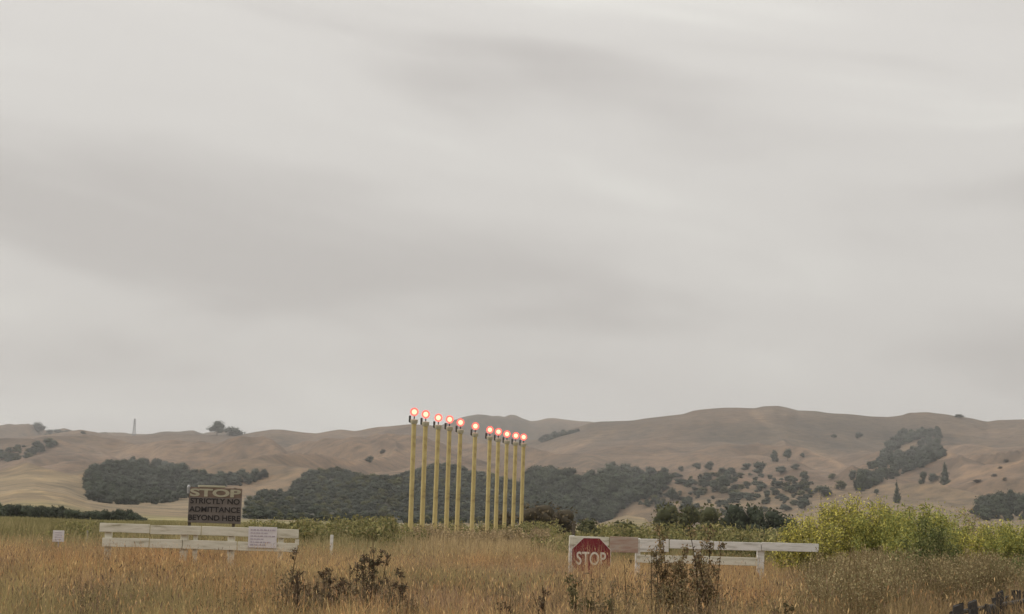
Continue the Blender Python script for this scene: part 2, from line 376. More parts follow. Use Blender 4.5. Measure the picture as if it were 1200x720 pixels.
blob([(348, 562), (360, 555), (390, 548), (430, 545), (480, 541), (505, 542), (540, 551), (570, 560), (625, 566), (660, 580), (680, 614), (290, 612), (282, 606), (288, 582), (345, 575)], (.42, .52, .62), 450, 1400)
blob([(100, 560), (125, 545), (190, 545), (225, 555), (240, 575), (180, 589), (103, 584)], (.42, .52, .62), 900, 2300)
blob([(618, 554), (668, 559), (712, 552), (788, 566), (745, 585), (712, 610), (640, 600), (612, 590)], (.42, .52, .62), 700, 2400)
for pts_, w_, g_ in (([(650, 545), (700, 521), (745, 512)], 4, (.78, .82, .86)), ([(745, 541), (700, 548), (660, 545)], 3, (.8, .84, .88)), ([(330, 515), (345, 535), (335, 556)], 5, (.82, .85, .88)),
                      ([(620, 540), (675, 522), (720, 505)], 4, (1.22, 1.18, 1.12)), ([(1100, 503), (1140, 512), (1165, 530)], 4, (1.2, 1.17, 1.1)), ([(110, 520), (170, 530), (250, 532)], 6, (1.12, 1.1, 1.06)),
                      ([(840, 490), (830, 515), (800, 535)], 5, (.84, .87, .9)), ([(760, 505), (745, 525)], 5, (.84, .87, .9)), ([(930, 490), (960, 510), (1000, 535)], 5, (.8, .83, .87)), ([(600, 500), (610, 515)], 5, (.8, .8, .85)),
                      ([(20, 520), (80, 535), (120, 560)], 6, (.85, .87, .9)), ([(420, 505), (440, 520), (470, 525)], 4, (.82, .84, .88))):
    streak(pts_, w_, g_, 1200, 4600)  # light spurs and dark gully lines painted in to deepen the folds
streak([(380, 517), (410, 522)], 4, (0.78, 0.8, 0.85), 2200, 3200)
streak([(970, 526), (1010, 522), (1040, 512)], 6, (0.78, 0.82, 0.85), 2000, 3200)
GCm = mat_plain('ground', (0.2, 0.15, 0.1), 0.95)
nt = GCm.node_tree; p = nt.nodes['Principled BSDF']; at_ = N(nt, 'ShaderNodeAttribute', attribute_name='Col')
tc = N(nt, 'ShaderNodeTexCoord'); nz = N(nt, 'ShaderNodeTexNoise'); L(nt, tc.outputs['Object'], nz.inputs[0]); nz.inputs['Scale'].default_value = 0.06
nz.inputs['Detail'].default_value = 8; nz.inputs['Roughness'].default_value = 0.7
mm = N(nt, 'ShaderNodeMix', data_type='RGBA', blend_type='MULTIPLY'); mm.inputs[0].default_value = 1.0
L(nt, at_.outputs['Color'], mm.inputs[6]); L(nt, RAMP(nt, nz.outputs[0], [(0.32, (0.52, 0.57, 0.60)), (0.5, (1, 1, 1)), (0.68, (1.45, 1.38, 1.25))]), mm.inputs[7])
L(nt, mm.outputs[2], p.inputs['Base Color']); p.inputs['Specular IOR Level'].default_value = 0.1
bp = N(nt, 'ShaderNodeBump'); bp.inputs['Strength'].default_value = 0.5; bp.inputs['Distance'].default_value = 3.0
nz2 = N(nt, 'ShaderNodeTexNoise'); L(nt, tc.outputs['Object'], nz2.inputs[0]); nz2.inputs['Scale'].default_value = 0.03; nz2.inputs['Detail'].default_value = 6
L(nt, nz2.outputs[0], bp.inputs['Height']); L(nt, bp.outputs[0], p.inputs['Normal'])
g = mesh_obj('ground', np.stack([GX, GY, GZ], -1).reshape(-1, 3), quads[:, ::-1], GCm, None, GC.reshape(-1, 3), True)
tag(g, kind='structure')

def hit(x, y, rmin=340.0, rmax=5000.0, rough=False):
    """first ground point seen through a pixel, between two distances"""
    t, gg = tg(x, y); t = float(t); gg = float(gg)
    Ys = np.arange(rmin, rmax, 4.0)
    d = terrain(t * Ys, Ys) - (CAM_Z + gg * Ys)
    w = np.nonzero(d > 0)[0]
    if len(w) == 0:
        k = int(np.argmax(d / Ys)); Yh = Ys[k]
    else: Yh = Ys[w[0]]
    X = t * Yh
    return X, float(Yh), float(terrain(np.array([X]), np.array([Yh]))[0])

# ------------------------------------------------------------------ haze
hz = MB().box((0, 2500, 240), (9600, 8600, 484)).build('haze', bpy.data.materials.new('haze'))
hz.location = (0, 0, 0)
hm = hz.data.materials[0]; hm.use_nodes = True; nt = hm.node_tree; nt.nodes.clear()
pv = N(nt, 'ShaderNodeVolumePrincipled'); pv.inputs['Density'].default_value = 0.000105; pv.inputs['Color'].default_value = (0.99, 0.985, 0.98, 1)
pv.inputs['Anisotropy'].default_value = 0.2
oo = N(nt, 'ShaderNodeOutputMaterial'); L(nt, pv.outputs[0], oo.inputs['Volume'])
tag(hz, 'thin pale haze lying over the fields and the far hills', 'haze', kind='stuff')

# ------------------------------------------------------------------ foliage builders
def ico():
    p = (1 + 5 ** .5) / 2
    V = np.array([(-1, p, 0), (1, p, 0), (-1, -p, 0), (1, -p, 0), (0, -1, p), (0, 1, p), (0, -1, -p), (0, 1, -p), (p, 0, -1), (p, 0, 1), (-p, 0, -1), (-p, 0, 1)]) / math.sqrt(1 + p * p)
    F = np.array([(0, 11, 5), (0, 5, 1), (0, 1, 7), (0, 7, 10), (0, 10, 11), (1, 5, 9), (5, 11, 4), (11, 10, 2), (10, 7, 6), (7, 1, 8), (3, 9, 4), (3, 4, 2), (3, 2, 6), (3, 6, 8), (3, 8, 9), (4, 9, 5), (2, 4, 11), (6, 2, 10), (8, 6, 7), (9, 8, 1)])
    return V, F
ICV, ICF = ico()
def crown(seed, lobes=9, leaves=260, ls=0.09, form='round', cols=((0.045, 0.055, 0.032), (0.075, 0.085, 0.045))):
    """unit crown: half-width about 0.5, z from 0 to 1. returns V, quads, tris, colours"""
    r = np.random.default_rng(seed)
    cs = []
    for i in range(lobes):
        if form == 'cone':
            h = (i + 0.5) / lobes; rad = 0.46 * (1 - h) ** 0.8 * r.uniform(.7, 1) + 0.05; a = r.uniform(0, 6.28)
            cs.append((math.cos(a) * rad * .25, math.sin(a) * rad * .25, 0.05 + h * .9, rad, rad, 0.13))
        elif form == 'flat':
            a = r.uniform(0, 6.28); d = 0.36 * math.sqrt(r.random()); s = r.uniform(.13, .24)
            cs.append((math.cos(a) * d, math.sin(a) * d, r.uniform(.35, .72), s, s, s * .9))
        else:
            a = r.uniform(0, 6.28); h = r.uniform(.16, .84); d = 0.34 * math.sqrt(r.random()) * (1.15 - abs(h - .35) * 1.3); s = r.uniform(.17, .30)
            cs.append((math.cos(a) * d, math.sin(a) * d, h, s, s, s * r.uniform(.7, .95)))
    V = []; T = []; C = []; n = 0
    c0, c1 = np.array(cols[0]), np.array(cols[1])
    tone = r.random(lobes)
    for c, tn in zip(cs, tone):
        v = ICV * np.array(c[3:]) * .82 * r.uniform(.8, 1.1, (12, 1)) + np.array(c[:3])
        v[:, 2] = np.maximum(v[:, 2], 0.0); V.append(v); T.append(ICF + n); n += 12
        C.append(np.tile(c0 * (0.8 + .4 * tn), (12, 1)))
    w = np.array([c[3] ** 2 for c in cs]); w /= w.sum()
    li = r.choice(lobes, leaves, p=w); cc = np.array(cs)[li]
    d = r.normal(size=(leaves, 3)); d[:, 2] = d[:, 2] * .9 + .15; d /= np.linalg.norm(d, axis=1, keepdims=True)
    P = cc[:, :3] + d * cc[:, 3:] * r.uniform(.82, 1.22, (leaves, 1))
    P[:, 2] = np.clip(P[:, 2], .03, 1.05)
    a = r.normal(size=(leaves, 3)); a /= np.linalg.norm(a, axis=1, keepdims=True); b = np.cross(a, d + .6 * r.normal(size=(leaves, 3))); b /= np.linalg.norm(b, axis=1, keepdims=True)
    s = ls * r.uniform(.5, 1.2, (leaves, 1))
    q = np.stack([P - a * s, P - b * s * .6, P + a * s, P + b * s * .6], 1).reshape(-1, 3)
    V.append(q); Q = np.arange(leaves * 4).reshape(-1, 4) + n
    k = np.clip(tone[li] * .6 + r.random(leaves) * .5, 0, 1)[:, None]
    C.append(np.repeat(c0 * (1 - k) + c1 * k, 4, 0))
    return np.concatenate(V), Q, np.concatenate(T), np.concatenate(C)
DARKG = ((0.032, 0.040, 0.024), (0.075, 0.085, 0.050))
BLUEG = ((0.042, 0.050, 0.036), (0.085, 0.093, 0.068))
OLIVE = ((0.055, 0.058, 0.026), (0.12, 0.115, 0.05))
BROWN = ((0.06, 0.048, 0.03), (0.12, 0.09, 0.05))
TPL = {}
for nm, form, cols, lf, ls in (('dark', 'round', DARKG, 420, .055), ('blue', 'round', BLUEG, 420, .055), ('olive', 'round', OLIVE, 500, .055),
                               ('cone', 'cone', DARKG, 340, .07), ('flat', 'flat', DARKG, 260, .07), ('brown', 'round', BROWN, 400, .06)):
    TPL[nm] = [crown(100 + 7 * i + len(nm), 11 + i % 3, lf, ls, form, cols) for i in range(5)]
def scatter_mass(name, items, mat=FARLEAF):
    """items: (x, y, z, width, height, kind)"""
    Vs, Qs, Ts, Cs = [], [], [], []; n = 0
    for (x, y, z, w, h, kind) in items:
        V, Q, T, C = TPL[kind][random.randrange(5)]
        a = random.uniform(0, 6.28); ca, sa = math.cos(a), math.sin(a)
        v = np.stack([(V[:, 0] * ca - V[:, 1] * sa) * w + x, (V[:, 0] * sa + V[:, 1] * ca) * w + y, V[:, 2] * h + z], 1)
        Vs.append(v); Qs.append(Q + n); Ts.append(T + n); Cs.append(C * random.uniform(.6, 1.4)); n += len(v)
    return mesh_obj(name, np.concatenate(Vs), [np.concatenate(Qs), np.concatenate(Ts)], mat, None, np.concatenate(Cs))
def wood(name, poly, n, size, kind, rmin, rmax, label, cat='wood', gap=None):
    xs = [p[0] for p in poly]; ys = [p[1] for p in poly]; items = []
    tries = 0
    while len(items) < n and tries < n * 30:
        tries += 1
        x = random.uniform(min(xs), max(xs)); y = random.uniform(min(ys), max(ys))
        if not inside(poly, x, y): continue
        if gap and any(math.hypot(x - gx, y - gy) < 5 for gx, gy in gap): continue
        X, Y, Z = hit(x, y + size[1] * .35, rmin, rmax)
        s = Y / F_PX; q_ = random.uniform(.55, 1.45); w = q_ * random.uniform(.8, 1.2) * size[0] * s; h = q_ * random.uniform(.8, 1.25) * size[1] * s
        items.append((X, Y, Z - h * .12, w, h, random.choice((kind, kind, 'blue', 'dark', 'olive' if 'scrub' in name else kind))))
    o = scatter_mass(name, items); return tag(o, label, cat, kind='stuff')
_tree_me = {}
def tree(name, x, y, wpx, hpx, kind, label, group=None, cat='tree', rmin=340, rmax=5000, Y=None, trunk=True):
    """a tree whose foot is seen at pixel x, y"""
    if Y is None: X, Yh, Z = hit(x, y, rmin, rmax)
    else:
        t, gg = tg(x, y); X = float(t) * Y; Yh = Y; Z = float(terrain(np.array([X]), np.array([Y]))[0])
    s = Yh / F_PX; w, h = wpx * s, hpx * s
    if Y is not None: h = max(.3, (CAM_Z + float(tg(x, y - hpx)[1]) * Yh) - Z)
    root = empty(name, (X, Yh, Z - (h * .16 if rmin >= 2600 else h * .08))); root.rotation_euler.z = random.uniform(0, 6.28)
    k = (kind, random.randrange(5))
    if k not in _tree_me:
        V, Q, T, C = TPL[kind][k[1]]
        o = mesh_obj('crown', V, [Q, T], FARLEAF, None, C); _tree_me[k] = o.data
    else: o = bpy.data.objects.new('crown', _tree_me[k]); COL.objects.link(o)
    o.parent = root; o.scale = (w, w, h * .98); o.location = (0, 0, h * .04)
    if 'trunk' not in _tree_me:
        m = MB().tube([(0, 0, -.15), (.01, 0, .2), (0, .02, .5)], [.05, .035, .015], 7)
        m.tube([(0, 0, .22), (.14, .03, .5)], [.022, .008], 5); m.tube([(0, 0, .26), (-.12, .08, .55)], [.022, .008], 5)
        t_ = m.build('trunk', BARK); _tree_me['trunk'] = t_.data
    else: t_ = bpy.data.objects.new('trunk', _tree_me['trunk']); COL.objects.link(t_)
    t_.parent = root; t_.scale = (w * .9, w * .9, h)
    tag(root, label, cat, group); return root

# woods that read as one mass
wood('hillside_wood', [(100, 560), (112, 549), (125, 545), (150, 543), (190, 545), (212, 547), (225, 553), (240, 558), (240, 575), (200, 586), (180, 589), (140, 591), (103, 584)], 700, (10, 9), 'blue', 760, 2300, 'large dark wood like a dome on the hillside behind the board lettered STOP', 'wood')
wood('hillside_wood', [(235, 560), (262, 558), (285, 556), (300, 555), (312, 555), (314, 560), (300, 564), (270, 569), (238, 574)], 90, (10, 8), 'blue', 900, 2300, 'narrow dark tree belt running right from the domed wood')
wood('scrub_covered_slope', [(348, 562), (360, 555), (390, 548), (405, 546), (430, 546), (450, 543), (480, 541), (505, 542), (540, 551), (570, 560), (600, 560), (625, 566), (660, 580), (680, 612), (300, 612), (285, 606), (290, 582), (345, 575)], 2300, (10, 6.5), 'blue', 450, 1350, 'broad dark scrub covered slope behind the yellow light poles')
wood('hillside_wood', [(618, 552), (640, 553), (652, 555), (668, 559), (682, 563), (700, 557), (712, 550), (738, 549), (750, 555), (772, 559), (788, 564), (775, 575), (745, 585), (725, 598), (712, 610), (690, 612), (640, 600), (612, 590)], 520, (12, 11), 'dark', 800, 2400, 'dark wood in the valley just right of the yellow poles')
wood('hillside_wood', [(1016, 549), (1030, 537), (1040, 525), (1048, 514), (1056, 507), (1080, 506), (1098, 504), (1102, 508), (1096, 514), (1082, 511), (1066, 521), (1070, 523), (1086, 515), (1100, 518), (1098, 526), (1110, 531), (1100, 536), (1082, 546), (1060, 554), (1052, 548), (1038, 549)], 330, (8, 8), 'blue', 1500, 2950, 'dark wood high on the right hill in a pale edged gully', gap=[(1050 + 4 * q, 530 - 2.0 * q) for q in range(7)])
wood('hillside_wood', [(1000, 556), (1030, 554), (1050, 552), (1052, 557), (1035, 562), (1020, 572), (1005, 574), (998, 562)], 60, (9, 9), 'dark', 1200, 2600, 'small dark wood below the pale gully behind the yellow fennel')
wood('hillside_wood', [(1140, 590), (1155, 584), (1166, 582), (1175, 576), (1200, 571), (1260, 568), (1260, 608), (1145, 606)], 170, (13, 13), 'dark', 600, 1300, 'black green wood at the right edge above the fennel')
wood('hillside_scrub', [(-40, 533), (0, 528), (30, 522), (60, 517), (76, 517), (60, 526), (30, 536), (0, 541), (-40, 545)], 110, (9, 5), 'blue', 1500, 2950, 'dark scrub strip slanting up the far left hillside', 'scrub')
wood('hillside_scrub', [(630, 512), (650, 507), (675, 506), (680, 511), (655, 519), (635, 521)], 60, (7, 4), 'blue', 2900, 4400, 'faint bluish scrub on the far ridge right of the lamps', 'scrub')
wood('hillside_scrub', [(740, 562), (800, 557), (860, 556), (930, 556), (960, 574), (940, 596), (880, 603), (780, 603), (745, 590)], 230, (9, 6), 'blue', 900, 2600, 'thin grey scrub dotted over the slope behind the right fence', 'scrub')

# single trees on the hills
G1 = 'round trees scattered over the hill behind the right fence'
for (x, y, w, h, k) in ((797, 553, 9, 8, 'blue'), (816, 551, 11, 10, 'blue'), (832, 552, 13, 12, 'blue'), (779, 556, 11, 9, 'blue'), (809, 569, 11, 9, 'blue'), (824, 571, 13, 11, 'dark'),
                        (837, 577, 15, 13, 'dark'), (820, 583, 11, 9, 'dark'), (787, 588, 15, 18, 'dark'), (805, 597, 17, 15, 'dark'), (770, 583, 15, 12, 'dark'), (757, 584, 14, 12, 'blue'),
                        (847, 557, 12, 10, 'blue'), (857, 556, 12, 9, 'blue'), (890, 555, 20, 15, 'blue'), (915, 557, 18, 11, 'blue'), (848, 578, 18, 20, 'dark'), (861, 566, 9, 7, 'dark'),
                        (859, 588, 15, 12, 'blue'), (882, 582, 7, 5, 'brown'), (899, 584, 11, 10, 'dark'), (909, 581, 10, 9, 'dark'), (918, 586, 9, 6, 'blue'), (950, 568, 8, 4, 'blue'),
                        (875, 551, 14, 9, 'blue'), (933, 551, 12, 8, 'blue'), (902, 562, 9, 6, 'blue')):
    tree('round_tree', x, y, w, h, k, 'one of the small round dark trees dotted over the brown slope behind the right fence', G1, rmin=900)
tree('round_tree', 941, 564, 15, 14, 'dark', 'dark round tree standing clear in the middle of the brown slope, left of the fennel', rmin=900)
tree('round_tree', 927, 579, 14, 11, 'dark', 'dark round tree on the pale lower slope, left above the fennel', rmin=900)
tree('round_tree', 965, 583, 22, 16, 'dark', 'broad dark tree just above the top left of the yellow fennel', rmin=900)
tree('round_tree', 943, 598, 18, 15, 'blue', 'grey green tree rising right behind the left edge of the fennel', rmin=700)
tree('round_tree', 986, 574, 16, 11, 'olive', 'brownish tree above the yellow fennel top', rmin=900)
tree('round_tree', 976, 562, 12, 7, 'olive', 'small brownish tree in a line of shrubs below the long pale spur', rmin=900)
tree('round_tree', 907, 542, 11, 15, 'blue', 'left one of two upright trees side by side on the open spur', rmin=1200)
tree('round_tree', 923, 541, 13, 15, 'blue', 'right one of two upright trees side by side on the open spur', rmin=1200)
tree('round_tree', 940, 538, 6, 7, 'blue', 'tiny tree alone right of the upright pair on the open spur', rmin=1200)
tree('round_tree', 977, 515, 9, 7, 'flat', 'small flat topped tree high on the hill right of the pale spur', rmin=1500)
tree('round_tree', 1007, 515, 10, 10, 'blue', 'small round tree high on the hill left of the gully wood', rmin=1500)
tree('round_tree', 1009, 580, 17, 25, 'dark', 'tall dark tree standing behind the fennel top, left of the narrow conifer', rmin=900)
tree('conifer', 1051, 590, 10, 27, 'cone', 'narrow dark conifer standing alone on the tan slope above the fennel', rmin=900)
tree('conifer', 1107, 568, 13, 28, 'cone', 'tall dark conifer at the foot of the gully wood on the right', rmin=900)
tree('round_tree', 1094, 566, 13, 13, 'dark', 'round dark tree touching the left of the tall conifer below the gully wood', rmin=900)
tree('round_tree', 1082, 568, 11, 16, 'blue', 'grey green tree second to the left of the tall conifer', rmin=900)
tree('round_tree', 1047, 561, 12, 10, 'dark', 'round tree at the right end of the small wood below the gully', rmin=900)
tree('round_tree', 1027, 581, 8, 8, 'blue', 'little tree between the tall dark tree and the narrow conifer', rmin=900)
tree('round_tree', 1100, 517, 8, 11, 'blue', 'small tree at the upper right tip of the gully wood', rmin=1500)
tree('round_tree', 434, 543, 12, 9, 'dark', 'round dark tree on the ridge just above the scrub covered slope', rmin=1000)
tree('round_tree', 448, 533, 8, 6, 'brown', 'small rusty brown tree on the hill left of the yellow poles', rmin=1300)
tree('skyline_tree', 45, 509, 17, 18, 'blue', 'tall round faded tree on the far left skyline', rmin=3700)
tree('skyline_tree', 254, 511, 21, 20, 'blue', 'taller left tree of the dark pair on the skyline above the board', rmin=2600)
tree('skyline_tree', 270, 511, 30, 14, 'blue', 'lower right tree of the dark pair on the skyline above the board', rmin=2600)
tree('skyline_tree', 1125, 490, 15, 6, 'flat', 'small flat topped tree on the right skyline', rmin=2600)
for (x, y, w, h) in ((58, 510, 12, 8), (67, 510, 12, 8), (77, 510, 13, 8)):
    tree('skyline_tree', x, y, w, h, 'blue', 'one of the low faded trees in a row on the far left skyline', 'low trees on the far left skyline', rmin=3700)
tree('bush', 97, 509, 9, 4, 'blue', 'low dark bush on the left skyline hump', cat='bush', rmin=2400)
tree('bush', 1145, 566, 13, 4, 'brown', 'flat brown bush on the tan slope at the right, nearest of the five', cat='bush', rmin=1000)
for (x, y, w, h) in ((1165, 559, 7, 4), (1178, 566, 7, 4), (1179, 542, 9, 4), (1172, 550, 6, 3)):
    tree('bush', x, y, w, h, 'brown', 'one of the tiny brown bushes spread over the tan slope at the right edge', 'tiny bushes on the right slope', 'bush', rmin=1000)

# near side trees and shrubs across the airfield
hedge = []
for x in np.arange(-60, 170, 3.2):
    for k in range(2):
        Yh = random.uniform(262, 285); t, gg = tg(x, 600); top = np.interp(x, [-60, 0, 40, 70, 100, 125, 150, 168], [588, 590, 591, 593, 598, 597, 596, 604]) + random.uniform(-1, 3)
        X = float(t) * Yh; h = CAM_Z + float(tg(x, top)[1]) * Yh
        hedge.append((X, Yh, -.1, random.uniform(1.4, 2.4), max(.7, h), 'dark'))
tag(scatter_mass('hedge', hedge), 'long low dark hedge at the far left edge of the pasture', 'hedge')
GM = 'bushes across the field'
for (x, w, h, top, k, lab, Y) in (
    (777, 32, 0, 588, 'olive', 'broad olive bushy tree behind the pale boards of the right fence', 210),
    (808, 26, 0, 589, 'olive', 'olive brown bushy tree behind the weeds over the right fence', 215),
    (835, 28, 0, 591, 'olive', 'olive tree left of the blackish row behind the right fence', 225),
    (860, 26, 0, 589, 'dark', 'first tree from the left in the blackish row left of the fennel', 250),
    (882, 28, 0, 588, 'dark', 'second tree from the left in the blackish row left of the fennel', 250),
    (905, 26, 0, 594, 'dark', 'third tree from the left in the blackish row left of the fennel', 255),
    (926, 22, 0, 598, 'dark', 'lowest and rightmost tree of the blackish row left of the fennel', 255),
    (628, 36, 0, 588, 'brown', 'dark brownish bush just right of the last yellow pole', 170),
    (655, 30, 0, 594, 'brown', 'loose brown olive bush left above the red octagon', 175),
    (592, 26, 0, 596, 'brown', 'brown bush behind the five close yellow poles', 165),
    (690, 24, 0, 606, 'olive', 'low olive bush above the red octagon', 150),
    (730, 30, 0, 609, 'olive', 'low olive bush above the faded pink board', 150)):
    b = tree('bush', x, top + 30, w * 1.5, 30, k, lab, None, 'bush', Y=Y)
# tiny pale roofed shed among the trees
X, Yh, Z = hit(709, 598, 700, 1600)
sh = empty('shed', (X, Yh, Z - .3)); s = Yh / F_PX
MB().box((0, 0, 1.6 * s), (7 * s, 5 * s, 3.2 * s)).build('wall', CONC, sh)
m = MB(); m.add([(-4 * s, -3 * s, 3.2 * s), (4 * s, -3 * s, 3.2 * s), (4 * s, 3 * s, 3.2 * s), (-4 * s, 3 * s, 3.2 * s), (-4 * s, 0, 5.5 * s), (4 * s, 0, 5.5 * s)], [[0, 1, 5, 4], [2, 3, 4, 5], [0, 4, 3], [1, 2, 5], [0, 3, 2, 1]]); m.build('roof', PALEWHITE, sh)
tag(sh, 'tiny shed with a white roof among the dark valley trees', 'shed')

# lattice mast on the skyline
X, Yh, Z = hit(157, 509, 2600, 3300); s = Yh / F_PX
py = empty('lattice_pylon', (X, Yh, Z - 2)); H = 21.5 * s
m = MB()
for sx in (-1, 1):
    for sy in (-1, 1): m.tube([(sx * 2.6, sy * 2.6, 0), (sx * 1.2, sy * 1.2, H * .65), (sx * .5, sy * .5, H)], .34, 5)
for k in range(9):
    za, zb = H * k / 9, H * (k + 1) / 9; wa = 2.6 - 2.1 * k / 9; wb = 2.6 - 2.1 * (k + 1) / 9
    m.tube([(-wa, -wa, za), (wb, -wb, zb)], .2, 4); m.tube([(wa, -wa, za), (-wb, -wb, zb)], .2, 4); m.tube([(-wa, wa, za), (wb, wb, zb)], .2, 4)
m.build('tower', GALV, py)
for zz, ww in ((.74, 3.6), (.84, 3.2), (.94, 2.6)):
    MB().tube([(-ww, 0, H * zz), (0, 0, H * zz + 1), (ww, 0, H * zz)], .3, 4).build('cross_arm', GALV, py)
tag(py, 'thin grey lattice pylon on the left skyline', 'pylon')

# ------------------------------------------------------------------ approach lights
def make_pole(h, label, seed):
    r = random.Random(seed)
    root = empty('approach_light_pole', (0, 0, 0))
    m = MB(); m.tube([(0, 0, 0), (0, 0, h * .5), (0, 0, h - .7)], [.145, .14, .135], 20); m.build('pole', YELLOW, root, True)
    m = MB(); m.box((0, 0, .04), (.6, .6, .1), bev=.02)
    for sx in (-1, 1):
        for sy in (-1, 1): m.tube([(sx * .22, sy * .22, .08), (sx * .22, sy * .22, .17)], .02, 6)
    m.build('base_plate', GALV, root)
    m = MB(); m.tube([(0, 0, h - .72), (0, 0, h - .64), (0, 0, h - .46), (0, 0, h - .43)], [.15, .21, .23, .12], 20); m.build('collar', COLLAR, root, True)
    m = MB(); m.box((-.25, -.02, h - .42), (.12, .14, .40), bev=.02); m.tube([(-.24, 0, h - .58), (-.15, 0, h - .7)], .02, 6); m.build('junction_box', DARKMETAL, root)
    m = MB(); m.tube([(0, 0, h - .44), (0, 0, h - .2)], .035, 8)
    m.tube([(-.2, 0, h - .02), (-.17, 0, h - .16), (0, 0, h - .2), (.17, 0, h - .16), (.2, 0, h - .02)], .02, 6); m.build('bracket', DARKMETAL, root)
    # lamp: can behind, lens in front, looking along the approach
    m = MB(); m.tube([(0, -.02, h), (0, .12, h), (0, .22, h), (0, .26, h)], [.2, .19, .11, .05], 20); hs = m.build('lamp_housing', DARKMETAL, root, True)
    V = []; F = []; nr_, nk = 5, 22
    V.append((0, -.13, h))
    for i in range(1, nr_ + 1):
        a = i / nr_ * math.pi / 2
        for k in range(nk): V.append((.145 * math.sin(a) * math.cos(k * 2 * math.pi / nk), -.03 - .10 * math.cos(a), h + .145 * math.sin(a) * math.sin(k * 2 * math.pi / nk)))
    for k in range(nk): F.append([0, 1 + k, 1 + (k + 1) % nk])
    for i in range(nr_ - 1):
        for k in range(nk): F.append([1 + i * nk + k, 1 + (i + 1) * nk + k, 1 + (i + 1) * nk + (k + 1) % nk, 1 + i * nk + (k + 1) % nk])
    MB().add(V, F).build('lens', LENS, root, True)
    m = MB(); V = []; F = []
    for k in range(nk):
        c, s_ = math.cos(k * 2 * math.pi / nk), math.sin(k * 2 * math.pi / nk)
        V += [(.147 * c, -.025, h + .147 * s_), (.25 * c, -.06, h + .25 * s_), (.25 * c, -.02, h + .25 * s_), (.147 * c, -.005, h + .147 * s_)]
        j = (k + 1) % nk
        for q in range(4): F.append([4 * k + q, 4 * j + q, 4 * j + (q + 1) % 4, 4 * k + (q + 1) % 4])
    m.add(V, F).build('halo_ring', HALO, root)  # added ring around the lens, glowing red as its bloom
    tag(root, label, 'approach light', 'red approach lights on yellow poles'); return root
ords = ['leftmost and nearest yellow pole of the row, red lamp lit, tallest in view', 'second yellow lamp pole from the left in the wider spaced left five', 'third yellow lamp pole from the left, middle of the left five',
        'fourth yellow lamp pole from the left with a lit red lamp', 'fifth yellow lamp pole from the left, last of the left five', 'sixth yellow lamp pole, standing alone between the two groups of five',
        'seventh yellow lamp pole from the left, first of the close right five', 'eighth yellow lamp pole from the left, second of the close right five', 'ninth yellow lamp pole from the left, middle of the close right five',
        'tenth yellow lamp pole, second from the right end of the row', 'rightmost and farthest yellow lamp pole of the row']
lx = [486.0, 499.3, 513.7, 527.3, 539.5, 556.8, 574.4, 584.4, 594.2, 604.2, 613.8]
ly = [483.0, 485.8, 489.8, 491.8, 495.3, 499.6, 503.9, 506.2, 508.9, 510.8, 512.4]
t0, g0 = tg(lx[0], ly[0]); PH = CAM_Z + float(g0) * 100.0
for i in range(11):
    t, gg = tg(lx[i], ly[i]); Yp = (PH - CAM_Z) / float(gg)
    Xp = float(t) * Yp; Zp = float(terrain(np.array([Xp]), np.array([Yp]))[0])
    p = make_pole(PH - Zp, ords[i], i); p.location = (Xp, Yp, Zp); p.rotation_euler = (0, random.uniform(-.003, .003), math.radians(random.uniform(-10, 4)))
print('pole height', PH, 'far pole', Yp)

# ------------------------------------------------------------------ fence (one line, 40 m away, open in the middle)
FY = 40.0
def fx(x, y): return at(x, y, FY)
def rail(m, xa, ya, xb, yb, th=10.5, d=.05, dy=0.0, seg=1):
    """a board whose top edge runs through the pixels"""
    for k in range(seg):
        a = fx(xa + (xb - xa) * k / seg, ya + (yb - ya) * k / seg); b = fx(xa + (xb - xa) * (k + 1) / seg, ya + (yb - ya) * (k + 1) / seg)
        ln = b.x - a.x - .012; hgt = th * FY / F_PX; zt = (a.z + b.z) / 2 + random.uniform(-.006, .006)
        tilt = (b.z - a.z)
        n0 = len(m.V); m.box(((a.x + b.x) / 2, FY + dy, zt - hgt / 2), (ln, d, hgt), bev=.006)
        V = m.V[-1]; V[:, 2] += (V[:, 0] - (a.x + b.x) / 2) / max(ln, .1) * (tilt + random.uniform(-.01, .01))
def post(x, ytop, w, parent, dy=.10, mat=WHITE, zb=-.2):
    p = fx(x, ytop); wid = w * FY / F_PX
    m = MB(); m.box((p.x - parent.location.x, FY + dy - parent.location.y, (p.z + zb) / 2 - parent.location.z), (wid, .11, p.z - zb), bev=.012, jit=.004); return m.build('post', mat, parent)
def rails(name, parent, *args, mat=WHITE, **kw):
    m = MB(); rail(m, *args, **kw)
    for V in m.V: V -= np.array(parent.location)
    return m.build(name, mat, parent)
p0 = fx(118, 650)
f1 = empty('rail_fence', (p0.x, FY, 0))
for a in ((117, 613.2, 176, 615), (176.3, 615.2, 236, 616.6), (236.4, 616.9, 292, 618.9), (292.3, 619, 350.5, 620.6)): rails('rail', f1, *a, th=10.3)
for a in ((120, 630.2, 175, 631.6), (175.4, 632.0, 214, 632.8), (214.3, 632.9, 278, 634.5), (278.4, 634.7, 349, 636.4)): rails('rail', f1, *a, th=10.3)
for x, yt, w, in ((127, 614.5, 8), (216, 617.5, 8.5), (229, 618.5, 5), (271, 619.5, 8), (329, 622, 6)): post(x, yt, w, f1)
for x in (348,):
    q = fx(x, 636); MB().box((q.x - f1.location.x, .002, q.z + .0), (.09, .06, .14), bev=.01).build('rail_end_cleat', WHITE, f1)
tag(f1, 'weathered cream white two rail fence left of the yellow poles', 'fence', 'white rail fence lengths')
